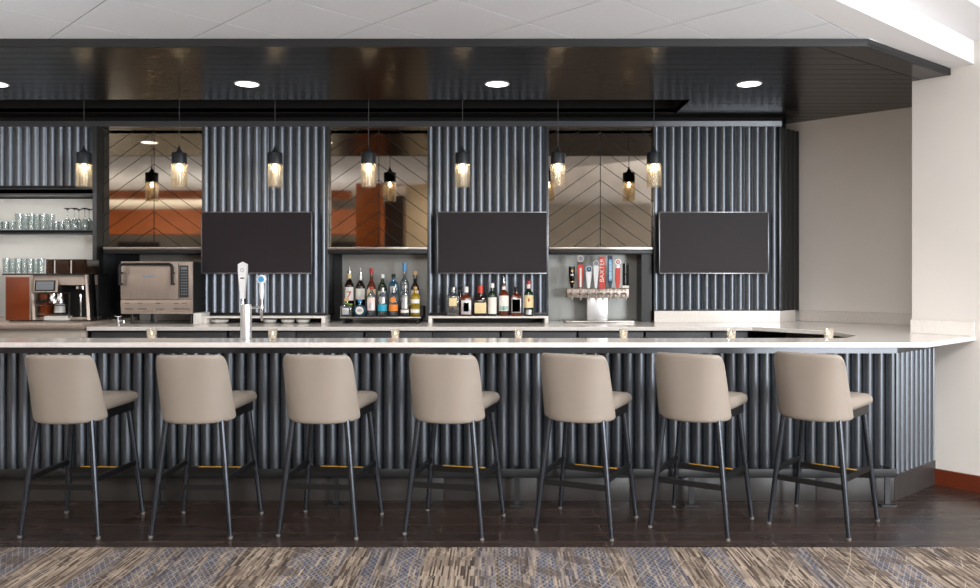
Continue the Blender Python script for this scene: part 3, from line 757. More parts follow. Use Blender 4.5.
# ------------------------------------------------------------------ bar stools
def stool():
    r = thing('bar_stool', '', 'bar stool', (0, 0, 0), group='taupe bar stools along the bar')
    # back shell: rounded wrap-around sheet of leather with thickness
    nu, nv = 25, 13; z0, z1 = 0.643, 1.026; th = 0.042
    def outer(u, v, off=0.0):
        au = abs(u)
        vv = v
        wd = (0.219 - 0.012 * v)
        dp = 0.155 - 0.07 * v
        yb = -0.262 - 0.045 * v
        ang = u * 1.02
        x = (wd - off * 0.9) * math.sin(ang) / math.sin(1.02)
        y = yb + off + (dp - off * 0.2) * (1 - math.cos(ang)) / (1 - math.cos(1.02)) * (0.35 + 0.65 * au)
        zt = z1 - 0.004 * u * u - 0.050 * max(0, (au - 0.82) / 0.18) ** 2.6
        zb = z0 + 0.006 * u * u + 0.010 * max(0, (au - 0.9) / 0.1) ** 2
        return Vector((x, y, zb + (zt - zb) * vv))
    m = MB(); us = [-1 + 2 * i / (nu - 1) for i in range(nu)]; vv = [j / (nv - 1) for j in range(nv)]
    vs = []; fs = []
    for j in range(nv):
        for i in range(nu): vs.append(outer(us[i], vv[j]))
    off = nu * nv
    for j in range(nv):
        for i in range(nu):
            p = outer(us[i] * 0.985, 0.012 + vv[j] * 0.976, th); vs.append(p)
    for j in range(nv - 1):
        for i in range(nu - 1):
            a = j * nu + i; fs.append((a, a + 1, a + nu + 1, a + nu)); b = off + a; fs.append((b + 1, b, b + nu, b + nu + 1))
    ring = [i for i in range(nu)] + [j * nu + nu - 1 for j in range(1, nv)] + [(nv - 1) * nu + i for i in range(nu - 2, -1, -1)] + [j * nu for j in range(nv - 2, 0, -1)]
    # rounded rim: a mid loop pushed outwards
    cen = Vector((0, -0.16, 0.84)); mid = []
    for k in ring:
        a, b = Vector(vs[k]), Vector(vs[off + k]); c = (a + b) / 2; d = Vector((c.x, 0, c.z - 0.84)); d.normalize(); mid.append(len(vs)); vs.append(c + d * 0.010)
    n = len(ring)
    for q in range(n):
        a, b = ring[q], ring[(q + 1) % n]; ma, mb_ = mid[q], mid[(q + 1) % n]
        fs.append((b, a, ma, mb_)); fs.append((mb_, ma, off + a, off + b))
    m.add([tuple(p) for p in vs], fs)
    o = obj('backrest', m, 'leather', r, smooth=180); sb = o.modifiers.new('smooth', 'SUBSURF'); sb.levels = 1; sb.render_levels = 2
    # seat cushion
    prof = [(0.0, 0.686), (0.86, 0.686), (0.97, 0.694), (1.0, 0.712), (0.995, 0.735), (0.965, 0.757), (0.88, 0.770), (0.6, 0.779), (0.0, 0.783)]
    base = [(x, y) for x, y in rrect(-0.226, 0.226, -0.20, 0.264, 0.065, 8)]
    base = [(x * (0.80 + 0.20 * min(1, max(0, (y + 0.2) / 0.36)) ** 0.8), y) for x, y in base]
    m = MB(); vs = []; fs = []; nb = len(base); cy = 0.024
    for f, z in prof:
        if f == 0: vs.append((0, cy, z)); continue
        for x, y in base:
            zz = z - (0.010 * max(0, (y - 0.12) / 0.128) ** 2 if z > 0.73 else 0) + 0.014 * max(0, min(1, (y * f + 0.06) / 0.30)) * max(0, min(1, (0.757 - z) / 0.045))
            vs.append((x * f, cy + (y - cy) * f, zz))
    for k in range(nb): fs.append((0, 1 + (k + 1) % nb, 1 + k))
    for j in range(len(prof) - 3):
        for k in range(nb):
            a = 1 + j * nb + k; b = 1 + j * nb + (k + 1) % nb; fs.append((a, b, b + nb, a + nb))
    last = 1 + (len(prof) - 3) * nb; top = len(vs) - 1
    for k in range(nb): fs.append((last + k, last + (k + 1) % nb, top))
    m.add(vs, fs); obj('seat_cushion', m, 'leather', r, smooth=180)
    m = MB(); m.prism([(x * 0.91 , 0.02 + (y - 0.02) * 0.91) for x, y in base], 0.640, 0.690); m.v = [(x, y, z + 0.012 * max(0, min(1, (y + 0.06) / 0.30))) for x, y, z in m.v]; obj('seat_frame', m, 'legblack', r)
    tops = {'nl': (-0.158, -0.185), 'nr': (0.158, -0.185), 'fl': (-0.178, 0.190), 'fr': (0.178, 0.190)}
    feet = {'nl': (-0.226, -0.232), 'nr': (0.226, -0.232), 'fl': (-0.243, 0.236), 'fr': (0.243, 0.236)}
    def on(k, z):
        t = (0.65 - z) / 0.65; return Vector((tops[k][0] + (feet[k][0] - tops[k][0]) * t, tops[k][1] + (feet[k][1] - tops[k][1]) * t, z))
    for k in ('nl', 'nr', 'fl', 'fr'):
        m = MB(); m.tube([on(k, 0.66 if k[0] == 'n' else 0.67), on(k, 0.35), on(k, 0.014)], [0.0175, 0.0165, 0.0125], 14); lg = obj('leg', m, 'legmetal', r)
        f = on(k, 0.0); m = MB(); m.lathe([(0.0105, 0.0), (0.0125, 0.004), (0.012, 0.016)], (f.x, f.y, 0.0), 14); obj('foot_glide', m, 'glide', lg)
    def bar_(a, za, b, zb, w, h, name, mat='legblack'):
        m = MB(); m.bar(on(a, za), on(b, zb), w, h); return obj(name, m, mat, r, smooth=0)
    bar_('nl', 0.282, 'nr', 0.282, 0.016, 0.030, 'rear_stretcher')
    bar_('nl', 0.325, 'fl', 0.325, 0.016, 0.030, 'side_stretcher')
    bar_('nr', 0.325, 'fr', 0.325, 0.016, 0.030, 'side_stretcher')
    ft = bar_('fl', 0.276, 'fr', 0.276, 0.024, 0.036, 'footrest')
    a, b = on('fl', 0.294), on('fr', 0.294); m = MB(); m.box(-0.135, 0.135, a.y - 0.0135, a.y - 0.002, 0.2925, 0.2975, 0.001); obj('brass_strip', m, 'brass', ft, label='brass wear strip')
    return r
ST = [(-2.449, 4.707, 3, 'leftmost taupe bar stool, in front of the coffee machine'),
 (-1.719, 4.707, 2, 'taupe bar stool below the countertop oven, second from the left end'),
 (-0.995, 4.713, 7, 'taupe bar stool below the clear liquor bottles, third from the left end'),
 (-0.268, 4.716, 13, 'taupe bar stool below the whiskey bottles, middle one of the row'),
 (0.505, 4.735, 24, 'taupe bar stool below the draft beer taps, third from the right end'),
 (1.186, 4.750, 31, 'taupe bar stool below the right wall screen, second from the right end'),
 (1.912, 4.762, 41, 'rightmost taupe bar stool, turned most, beside the angled bar end')]
s0 = stool()
for i, (x, y, a, lb) in enumerate(ST):
    s = s0 if i == 0 else dup(s0, (0, 0, 0))
    s.location = (x, y - 0.012, 0); s.rotation_euler = (0, 0, -math.radians(a)); s['label'] = lb

# ------------------------------------------------------------------ tea lights on the bar
def votive(x, y, lab):
    r = thing('tealight_holder', lab, 'candle holder', (x, y, ZT), group='glass tealight holders along the bar top')
    ho = [(0.0205, 0.0), (0.0215, 0.002), (0.0245, 0.079), (0.0240, 0.081)]
    m = MB()
    vs = []; fs = []
    rings = [(0.0205, 0.001), (0.0245, 0.080), (0.0215, 0.080), (0.018, 0.022)]
    for h, z in rings: vs += [(px, py, z) for px, py in rrect(-h, h, -h, h, 0.005, 3)]
    n = 16
    for j in range(3):
        for k in range(n): fs.append((j * n + k, j * n + (k + 1) % n, (j + 1) * n + (k + 1) % n, (j + 1) * n + k))
    fs.append(tuple(range(n))[::-1]); fs.append(tuple(3 * n + k for k in range(n)))
    m.add(vs, fs); obj('glass_cup', m, 'votive', r)
    m = MB(); m.lathe([(0.0, 0.0225), (0.0165, 0.0225), (0.0165, 0.038), (0.0, 0.037)], n=18); c = obj('candle', m, 'wax', r)
    m = MB(); m.lathe([(0.0, 0.040), (0.0045, 0.046), (0.0055, 0.052), (0.003, 0.062), (0.0, 0.070)], n=10); obj('flame', m, 'flame', c)
    return r
VX = [(151.8, 'below the countertop oven'), (272.7, 'just right of the beer tap column'), (395.3, 'below the yellow bottle'), (518.5, 'below the black square whiskey bottle'),
      (623.5, 'below the right end of the draft taps'), (731.2, 'below the right wall screen'), (828.5, 'nearest the angled bar end')]
YV = 4.975
v0 = votive(X(VX[0][0], YV), YV, 'glass tealight holder on the bar ' + VX[0][1])
for px, w in VX[1:]: dup(v0, (X(px, YV), YV, ZT), 0, 'glass tealight holder on the bar ' + w)

# ------------------------------------------------------------------ tap column on the bar
YT = 5.10
tc = thing('beer_tap_column', 'chrome beer tap column with two white handles standing on the bar', 'beer tap', (X(246, YT), YT, ZT))
m = MB(); m.lathe([(0.042, 0.0), (0.042, 0.008), (0.0355, 0.012), (0.0355, 0.222), (0.034, 0.228), (0.0, 0.229)], n=28); obj('column', m, 'satin', tc)
m = MB(); m.tube([(-0.01, 0.02, 0.17), (-0.04, 0.075, 0.19), (-0.049, 0.09, 0.19)], 0.011, 12); m.lathe([(0.010, 0.12), (0.012, 0.17), (0.014, 0.20), (0.016, 0.222), (0.009, 0.24), (0.009, 0.262)], (-0.049, 0.09, 0), 14); f1 = obj('faucet', m, 'chrome', tc)
m = MB(); poly = [(-0.012, 0.262), (0.012, 0.262), (0.016, 0.31), (0.028, 0.44), (0.028, 0.485), (0.0, 0.500), (-0.028, 0.485), (-0.028, 0.44), (-0.016, 0.31)]
m.prism_xz([(x - 0.049, z) for x, z in poly], 0.075, 0.105); h1 = obj('tap_handle', m, 'handlewhite', tc, label='tall white paddle handle', smooth=20)
m = MB(); m.box(-0.061, -0.037, 0.0735, 0.0755, 0.391, 0.399); obj('printed_mark', m, 'dark', h1)
m = MB(); n = 16; vs = []; fs = []
for i in range(n):
    a = 2 * PI * i / n; vs += [(-0.049 + 0.011 * math.cos(a), 0.0742, 0.446 + 0.013 * math.sin(a)), (-0.049 + 0.008 * math.cos(a), 0.0742, 0.446 + 0.010 * math.sin(a))]
for i in range(n): j = (i + 1) % n; fs.append((2 * i, 2 * j, 2 * j + 1, 2 * i + 1))
m.add(vs, fs); obj('printed_ring', m, 'key', h1)
m = MB(); m.tube([(0.0, 0.02, 0.205), (0.05, 0.04, 0.207), (0.085, 0.05, 0.21)], 0.008, 10)
m.lathe([(0.006, 0.12), (0.009, 0.15), (0.013, 0.185), (0.014, 0.21), (0.011, 0.232), (0.009, 0.262)], (0.085, 0.05, 0), 14); obj('faucet', m, 'chrome', tc)
m = MB(); m.lathe([(0.009, 0.258), (0.012, 0.268), (0.016, 0.31), (0.014, 0.345), (0.013, 0.37), (0.0, 0.372)], (0.085, 0.05, 0), 14)
bmx = MB(); bmx.lathe([(0.0, -0.012), (0.024, -0.012), (0.030, -0.008), (0.030, 0.008), (0.024, 0.012), (0.0, 0.012)], (0, 0, 0), 8)
m.add([(0.085 + x, 0.05 + z, 0.388 + y) for x, y, z in bmx.v], bmx.f); h2 = obj('tap_handle', m, 'handlewhite', tc, label='short white handle with a round badge', smooth=40)
m = MB(); bmx = MB(); bmx.lathe([(0.0, 0.0), (0.019, 0.0), (0.019, 0.002), (0.0, 0.002)], n=16); m.add([(0.085 + x, 0.0365 - z, 0.388 + y) for x, y, z in bmx.v], bmx.f); obj('badge', m, 'blue', h2)

# ------------------------------------------------------------------ draft tower with eight taps
YD = 7.05
def dx(px): return X(px, YD)
def dz(py): return Z(py, YD)
dt = thing('draft_beer_tower', 'steel draft beer tower with eight coloured tap handles in the right niche', 'beer tap', (dx(598), YD + 0.1, ZT))
m = MB(); m.box(dx(587.5), dx(608.5), YD + 0.04, YD + 0.16, ZT + 0.001, dz(292), 0.006); part('column', m, 'satin', dt)
m = MB(); m.box(dx(567), dx(629.5), YD + 0.02, YD + 0.17, dz(298), dz(288.3), 0.008); part('manifold', m, 'steelwarm', dt)
m = MB(); m.box(dx(564), dx(632), YD - 0.12, YD + 0.2, ZT + 0.0005, ZT + 0.018, 0.003); dtr = part('drip_tray', m, 'steel', dt)
m = MB()
for k in range(26):
    x = dx(566) + k * (dx(630) - dx(566)) / 26; m.box(x, x + 0.008, YD - 0.11, YD + 0.02, ZT + 0.0182, ZT + 0.0195)
o = obj('grate', m, 'frame', dtr, smooth=0); o.matrix_parent_inverse = Matrix.Identity(4)
fx = [571.5, 580, 588, 595.5, 602, 609.5, 617, 625]
def hpart(root, name, m, mat, label=None, smooth=30):
    o = obj(name, m, mat, root, label, smooth); o.matrix_parent_inverse = Matrix.Identity(4); return o
for px in fx:
    x = dx(px); m = MB(); m.tube([(x, YD + 0.03, dz(293.5)), (x, YD - 0.03, dz(293.5)), (x, YD - 0.045, dz(295)), (x, YD - 0.05, dz(300))], [0.011, 0.011, 0.010, 0.007], 10)
    m.lathe([(0.014, 0.0), (0.014, 0.012), (0.010, 0.014)], (x, YD - 0.03, dz(294)), 12); m.lathe([(0.008, 0.0), (0.007, 0.03)], (x, YD - 0.035, dz(291.5)), 10)
    part('faucet', m, 'steel', dt)
YH = YD - 0.035
def paddle(pxs, pys, mat, label, t=0.022):
    """handle outline in the plane facing the room, with real thickness"""
    m = MB(); m.prism_xz([(dx(a), dz(b)) for a, b in zip(pxs, pys)], YH - t / 2, YH + t / 2); return part('tap_handle', m, mat, dt, label, 25)
def disc(cx, cy, rp, y, mat, name, root, ry=None, t=0.006, n=20):
    r = rp * YD / F; q = MB(); q.lathe([(0, 0), (r, 0), (r, t), (0, t)], n=n); m = MB()
    m.add([(dx(cx) + a, y - c, dz(cy) + b * ((ry or rp) / rp)) for a, b, c in q.v], q.f); return hpart(root, name, m, mat)
# 1 black with gold emblem
m = MB(); rr = [(1.2, 288), (1.6, 284.5), (2.6, 282), (2.9, 276), (3.2, 268), (3.0, 266.5), (0, 266.3)]
m.lathe([(a * YD / F, dz(b)) for a, b in rr], (dx(571.5), YH, 0), 16); h = part('tap_handle', m, 'blackgloss', dt, 'black handle with a gold emblem', 40)
m = MB(); m.lathe([(3.06 * YD / F, dz(268.3)), (3.02 * YD / F, dz(266.9))], (dx(571.5), YH, 0), 16); hpart(h, 'pale_rim', m, 'creamlabel')
disc(571.5, 271, 1.2, YH - 0.026, 'gold', 'emblem', h); m = MB(); m.box(dx(570), dx(573), YH - 0.029, YH - 0.02, dz(275.4), dz(274.4)); hpart(h, 'printed_band', m, 'paper'); 
m = MB(); m.lathe([(2.75 * YD / F, dz(282.2)), (2.75 * YD / F, dz(281.2))], (dx(571.5), YH, 0), 16); hpart(h, 'gold_band', m, 'gold')
# 2 red and silver with round top
h = paddle([578.6, 581.4, 582.6, 583.0, 577.0, 577.4], [288, 288, 272, 264.5, 264.5, 272], 'handlered', 'red handle with round silver top')
disc(580, 258.8, 3.4, YH - 0.006, 'steel', 'round_top', h, t=0.012); disc(580, 258.8, 2.3, YH - 0.019, 'key', 'top_face', h, t=0.002); m = MB(); m.box(dx(577.6), dx(582.4), YH - 0.014, YH + 0.012, dz(264.6), dz(262.0)); hpart(h, 'dark_collar', m, 'dark')
m = MB(); m.box(dx(579.2), dx(580.9), YH - 0.0135, YH - 0.010, dz(287), dz(268)); hpart(h, 'white_stripe', m, 'paper')
# 3 white with blue crest
h = paddle([586.8, 589.2, 590.4, 591.2, 585.2, 586.0], [288, 288, 280, 272, 272, 280], 'handlewhite', 'white handle with a blue round crest')
disc(588.3, 269.2, 3.1, YH - 0.006, 'handlewhite', 'crest', h, t=0.010); disc(588.3, 269.2, 2.5, YH - 0.017, 'handleblue', 'crest_field', h, t=0.001); disc(588.3, 269.2, 1.0, YH - 0.0185, 'sky', 'crest_dot', h, t=0.001)
# 4 white with grey disc
h = paddle([594.4, 596.2, 597.6, 598.2, 592.8, 593.2], [288, 288, 276, 266, 266, 276], 'handlewhite', 'white handle with a grey disc on top')
disc(595.4, 263.2, 2.7, YH - 0.006, 'handlewhite', 'top_disc', h, t=0.010); disc(595.4, 263.2, 2.2, YH - 0.017, 'key', 'disc_face', h, t=0.001)
# 5 red board, lettering up the side
h = paddle([598.4, 604.2, 604.2, 598.6], [288.6, 288.6, 256.8, 256.8], 'handlered', 'wide red handle with white lettering')
t = text_obj('lettering', 'BAXTER', 0.062, 'paper', h, (dx(601.3), YH - 0.0118, dz(270.4)), (PI / 2, -PI / 2, 0)); t.scale = (0.92, 0.85, 1); t.matrix_parent_inverse = Matrix.Identity(4)
# 6 blue
h = paddle([608.8, 610.2, 611.8, 611.8, 607.2, 607.2], [288, 288, 281, 255.5, 255.5, 281], 'handleblue', 'slim dark blue handle with pale lettering')
m = MB(); m.box(dx(608.2), dx(611.2), YH - 0.0125, YH - 0.0105, dz(280.5), dz(259.5)); hpart(h, 'blue_stripe', m, 'sky')
t = text_obj('lettering', 'BUD LIGHT', 0.032, 'paper', h, (dx(609.7), YH - 0.0132, dz(270)), (PI / 2, -PI / 2, 0)); t.scale = (0.95, 0.8, 1)
# 7 red with white badge
h = paddle([615.8, 618.2, 619.4, 619.6, 615.0, 614.6], [288, 288, 282, 268, 268, 280], 'handlered', 'red handle with a white and red round badge')
disc(617.4, 262.0, 3.4, YH - 0.004, 'handlewhite', 'badge', h, t=0.010, ry=3.0); disc(617.2, 262.0, 1.9, YH - 0.015, 'handlered', 'badge_ring', h, t=0.001); disc(617.2, 262.0, 0.9, YH - 0.0165, 'handlewhite', 'badge_dot', h, t=0.001)
m = MB(); m.box(dx(615.8), dx(619), YH - 0.01, YH + 0.01, dz(268), dz(264.5)); hpart(h, 'pale_neck', m, 'silverlabel')
# 8 black twin bars
h = paddle([622.0, 624.4, 624.4, 622.0], [286, 286, 263.5, 263.5], 'blackgloss', 'black handle of two upright bars')
m = MB(); m.box(dx(625.6), dx(628.0), YH - 0.011, YH + 0.011, dz(286), dz(263.2)); m.box(dx(624.4), dx(625.6), YH - .008, YH + .008, dz(286), dz(284)); m.box(dx(624.4), dx(625.6), YH - .008, YH + .008, dz(275.2), dz(274.2)); hpart(h, 'second_bar', m, 'blackgloss')
m = MB(); m.box(dx(621.8), dx(628.2), YH - 0.012, YH + 0.012, dz(287.6), dz(285.6)); hpart(h, 'pale_foot', m, 'paper')

# ------------------------------------------------------------------ bottles
def bprof(r, hb, hs, hn, rn=0.0145, base=0.004):
    """body radius, body height, shoulder end, neck end"""
    return [(r * 0.9, 0.0), (r, base), (r, hb), (r * 0.93, hb + (hs - hb) * 0.3), (r * 0.68, hb + (hs - hb) * 0.62), (rn * 1.35, hb + (hs - hb) * 0.9), (rn, hs), (rn, hn)]
def bottle(label, x, y, z, r, hb, hs, hn, mat, cap=None, caph=0.03, labels=(), square=False, rn=0.0135, pourer=False, name='liquor_bottle', group=None, ydepth=1.0):
    b = thing(name, label, 'bottle', (x, y, z), group=group)
    prof = bprof(r, hb, hs, hn, rn); m = MB()
    if square:
        vs = []; fs = []
        for rr, zz in prof:
            k = 0.006 if rr > 0.02 else rr * 0.98
            k = min(rr * 0.98, max(k, rr * 0.25))
            vs += [(px, py * ydepth, zz) for px, py in rrect(-rr, rr, -rr, rr, k, 4)]
        n = 20
        for j in range(len(prof) - 1):
            for q in range(n): fs.append((j * n + q, j * n + (q + 1) % n, (j + 1) * n + (q + 1) % n, (j + 1) * n + q))
        fs.append(tuple(range(n))[::-1]); fs.append(tuple((len(prof) - 1) * n + q for q in range(n)))
        m.add(vs, fs)
    else: m.lathe(prof, n=22)
    obj('glass_body', m, mat, b, smooth=50)
    if cap:
        m = MB(); m.lathe([(rn * 1.0, hn - 0.004), (rn * 1.25, hn - 0.002), (rn * 1.25, hn + caph - 0.003), (rn * 1.05, hn + caph), (0, hn + caph)], n=16); obj('cap', m, cap, b)
    if pourer:
        m = MB(); m.lathe([(rn * 1.15, hn), (rn * 1.15, hn + 0.012), (0.006, hn + 0.016), (0.0045, hn + 0.05), (0.0, hn + 0.05)], n=12); obj('pourer', m, 'chrome', b)
    for (z0, z1, lm, half, nm) in labels:
        m = MB()
        if square: m.box(-r * half, r * half, -r * ydepth - 0.0016, -r * ydepth + 0.002, z0, z1, 0.0005)
        else:
            a = half * 1.2; N = 12; vs = []; fs = []
            rl = r if z0 < hb + 0.001 else rn * 1.1
            for i in range(N + 1):
                th = -PI / 2 - a + 2 * a * i / N
                vs += [((rl + 0.0012) * math.cos(th), (rl + 0.0012) * math.sin(th), z0), ((rl + 0.0012) * math.cos(th), (rl + 0.0012) * math.sin(th), z1)]
            for i in range(N): fs.append((2 * i, 2 * i + 2, 2 * i + 3, 2 * i + 1))
            m.add(vs, fs)
        obj(nm, m, lm, b)
    b.scale = (1.08, 1.08, 1.0)
    return b

# riser for the clear bottles
YF1, YB1 = 6.86, 7.08
ZR1, ZR2 = 1.113, 1.195
rs = thing('bottle_riser', 'black two-step bottle riser with a steel lip in the middle niche', 'bottle riser', (X(381, 6.8), 6.95, ZT))
xa, xb = X(340, 6.8), X(421, 6.8)
m = MB(); m.prism_yz([(6.80, ZR1 - 0.018), (6.80, ZR1), (6.97, ZR1), (6.97, ZR2), (7.20, ZR2), (7.20, ZR1 - 0.018)], xa, xb); part('step', m, 'black', rs, smooth=0)
m = MB(); m.box(xa, xb, 6.793, 6.799, ZR1 - 0.010, ZR1 + 0.001, 0.001); part('steel_lip', m, 'steel', rs)
for x in (xa + 0.02, xb - 0.04):
    m = MB(); m.box(x, x + 0.02, 6.82, 7.18, ZT + 0.0005, ZR1 - 0.018); part('leg', m, 'black', rs, smooth=0)
G1 = 'bottles on the riser in the middle niche'
def hb(py, Y, z): return Z(py, Y) - z
# back row
def back(px, top, **k):
    return dict(x=X(px, YB1), y=YB1, z=ZR2)
b = bottle('dark liquor bottle with a red numeral seven on its label', X(349.5, YB1), YB1, ZR2, 0.038, 0.175, 0.235, 0.295, 'darkbrown', None, labels=((0.05, 0.168, 'paper', 0.95, 'label'), (0.245, 0.29, 'creamlabel', 1.2, 'neck_label')), pourer=True, group=G1)
text_obj('lettering', '7', 0.085, 'redlabel', b, (0.002, -0.0408, 0.098), (PI / 2, 0, 0), 0.001)
bottle('brown whiskey bottle with a wide white label, second in the back row of the riser', X(360.5, YB1), YB1, ZR2, 0.039, 0.165, 0.225, 0.285, 'darkbrown', None, labels=((0.06, 0.155, 'paper', 1.0, 'label'), (0.23, 0.28, 'silverlabel', 1.2, 'neck_label')), pourer=True, group=G1)
bottle('brown bottle with a bright red cap standing in the back row of the riser', X(371.5, YB1), YB1, ZR2, 0.037, 0.165, 0.225, 0.29, 'amber', 'redcap', 0.045, labels=((0.055, 0.15, 'creamlabel', 1.0, 'label'), (0.15, 0.163, 'pinkpaper', 0.5, 'neck_label')), group=G1)
bottle('green bottle with a white cap in the back row of the riser', X(382.5, YB1), YB1, ZR2, 0.037, 0.16, 0.215, 0.25, 'greenglass', 'whitecap', 0.032, labels=((0.07, 0.135, 'silverlabel', 0.9, 'label'),), group=G1)
bottle('pale blue square bottle with a black cap in the back row of the riser', X(393.5, YB1), YB1, ZR2, 0.037, 0.19, 0.225, 0.255, 'bluebottle', 'black', 0.03, labels=((0.09, 0.175, 'silverlabel', 0.6, 'label'), (0.1, 0.165, 'dark', 0.28, 'label_picture')), square=True, group=G1)
bottle('tallest clear bottle, with a long blue cap', X(404.5, YB1), YB1, ZR2, 0.037, 0.20, 0.255, 0.31, 'vodka', 'bluecap', 0.075, labels=((0.06, 0.13, 'silverlabel', 0.8, 'label'),), group=G1)
bottle('brown bottle with a cork stopper at the right end of the riser', X(415, YB1), YB1, ZR2, 0.035, 0.15, 0.205, 0.28, 'darkbrown', 'cork', 0.03, labels=((0.05, 0.14, 'pinkpaper', 0.9, 'label'),), group=G1)
# front row
b = bottle('squat clear tequila bottle with a cork and lime ribbon, front left of the riser', X(346.3, YF1), YF1, ZR1, 0.045, 0.085, 0.115, 0.135, 'vodka', 'cork', 0.028, labels=((0.02, 0.075, 'silverlabel', 0.55, 'label'),), square=True, rn=0.015, ydepth=0.7, group=G1)
m = MB(); m.lathe([(0.017, 0.108), (0.019, 0.114), (0.017, 0.12)], n=14); m.box(0.012, 0.05, -0.012, -0.004, 0.098, 0.112); obj('ribbon', m, 'lime', b)
b = thing('liquor_bottle', 'round flask-shaped blue-grey bottle with a round white label', 'bottle', (X(360, YF1), YF1, ZR1), group=G1)
q = MB(); q.lathe([(0.0, -0.022), (0.046, -0.022), (0.054, -0.014), (0.054, 0.014), (0.046, 0.022), (0.0, 0.022)], n=28); m = MB(); m.add([(x, -z, 0.0525 + y * 0.965) for x, y, z in q.v], q.f); m.lathe([(0.016, 0.102), (0.014, 0.112), (0.014, 0.125)], n=14); obj('glass_body', m, 'bluebottle', b)
q = MB(); q.lathe([(0.0, 0.0), (0.034, 0.0), (0.034, 0.002), (0.0, 0.002)], n=24); m = MB(); m.add([(x, -0.0225 - z, 0.054 + y) for x, y, z in q.v], q.f); obj('label', m, 'paper', b)
q = MB(); q.lathe([(0.0, 0.0), (0.024, 0.0), (0.024, 0.001), (0.0, 0.001)], n=24); m = MB(); m.add([(x, -0.0246 - z, 0.054 + y * 0.6) for x, y, z in q.v], q.f); obj('label_picture', m, 'silverlabel', b)
m = MB(); m.lathe([(0.016, 0.122), (0.017, 0.145), (0.0, 0.146)], n=14); obj('cap', m, 'bluecap', b)
bottle('clear bottle with a pinkish white label on the lower step of the riser', X(371.5, YF1), YF1, ZR1, 0.036, 0.17, 0.21, 0.235, 'vodka', 'redcap', 0.02, labels=((0.055, 0.165, 'pinkpaper', 0.8, 'label'), (0.07, 0.12, 'silverlabel', 0.35, 'label_picture')), group=G1)
bottle('clear bottle with a cyan label on the lower step of the riser', X(382.5, YF1), YF1, ZR1, 0.037, 0.17, 0.205, 0.23, 'vodka', 'steel', 0.02, labels=((0.05, 0.105, 'cyan', 1.05, 'label'), (0.115, 0.165, 'silverlabel', 0.5, 'upper_label')), group=G1)
b = bottle('clear bottle with an orange label and orange disc on the lower step', X(393.5, YF1), YF1, ZR1, 0.037, 0.17, 0.205, 0.23, 'vodka', 'steel', 0.02, labels=((0.05, 0.105, 'orange', 1.05, 'label'),), group=G1)
q = MB(); q.lathe([(0.0, 0.0), (0.022, 0.0), (0.022, 0.002), (0.0, 0.002)], n=20); m = MB(); m.add([(x, -0.037 - z, 0.145 + y) for x, y, z in q.v], q.f); obj('upper_label', m, 'orange', b)
bottle('clear bottle with a silver label on the lower step beside the yellow bottle', X(405, YF1), YF1, ZR1, 0.035, 0.18, 0.215, 0.245, 'vodka', 'steel', 0.02, labels=((0.035, 0.06, 'paper', 0.9, 'label'), (0.07, 0.165, 'silverlabel', 0.5, 'upper_label')), group=G1)
bottle('bright yellow liqueur bottle at the right end of the lower step', X(415.3, YF1), YF1, ZR1, 0.038, 0.17, 0.205, 0.235, 'yellow', 'cork', 0.02, labels=((0.035, 0.065, 'paper', 0.9, 'label'), (0.115, 0.15, 'paper', 0.9, 'upper_label')), group=G1)

# whiskey bottles on the middle ledge
YG = 6.84; G2 = 'whiskey bottles on the middle ledge'
ZG = ZL - 0.0005
bottle('wide clear bourbon bottle with a small cream label, leftmost on the ledge', X(453.2, YG), YG, ZG, 0.047, 0.165, 0.195, 0.225, 'vodka', 'steel', 0.022, labels=((0.085, 0.155, 'creamlabel', 0.65, 'label'), (0.03, 0.06, 'dark', 0.7, 'lower_label')), square=True, rn=0.016, ydepth=0.75, group=G2)
bottle('dark bottle with a black cap half hidden behind the leftmost bourbon', X(460.2, 6.95), 6.95, ZG, 0.036, 0.15, 0.19, 0.22, 'darkbrown', 'black', 0.03, group=G2)
bottle('square brown whiskey bottle with a silver framed picture label', X(466.3, YG), YG, ZG, 0.045, 0.145, 0.185, 0.205, 'amber', 'whitecap', 0.045, labels=((0.015, 0.135, 'silverlabel', 0.85, 'label'), (0.04, 0.115, 'dark', 0.48, 'label_picture')), square=True, rn=0.0145, ydepth=0.75, group=G2)
bottle('brown bourbon bottle with a dripping red wax cap and cream label', X(480.5, YG), YG, ZG, 0.048, 0.13, 0.175, 0.20, 'darkbrown', 'redwax', 0.06, labels=((0.025, 0.115, 'creamlabel', 0.95, 'label'),), square=True, rn=0.0165, ydepth=0.75, group=G2)
bottle('green whisky bottle with a white cap and white label', X(492.2, YG), YG, ZG, 0.036, 0.18, 0.215, 0.245, 'greenglass', 'whitecap', 0.035, labels=((0.02, 0.16, 'paper', 1.0, 'label'),), group=G2)
bottle('pale whisky bottle with a white and teal label, tallest on the ledge', X(503.8, YG), YG, ZG, 0.040, 0.18, 0.22, 0.285, 'amber', None, labels=((0.045, 0.175, 'paper', 1.05, 'label'), (0.05, 0.085, 'teal', 0.95, 'label_band'), (0.225, 0.255, 'paper', 1.2, 'neck_label')), pourer=True, group=G2)
b = bottle('square dark whiskey bottle with a black and white label', X(516.2, YG), YG, ZG, 0.041, 0.165, 0.195, 0.215, 'amber', 'black', 0.035, labels=((0.03, 0.15, 'silverlabel', 0.9, 'label'), (0.036, 0.144, 'dark', 0.8, 'label_face'), (0.065, 0.1, 'silverlabel', 0.5, 'label_picture')), square=True, ydepth=0.8, group=G2)
b = bottle('dark green whiskey bottle with a red cap and cream label, rightmost on the ledge', X(528.6, YG), YG, ZG, 0.038, 0.185, 0.225, 0.275, 'greenglass', 'redcap', 0.028, labels=((0.072, 0.178, 'creamlabel', 1.05, 'label'), (0.015, 0.055, 'silverlabel', 0.5, 'lower_label'), (0.235, 0.272, 'pinkpaper', 1.2, 'neck_label')), group=G2)
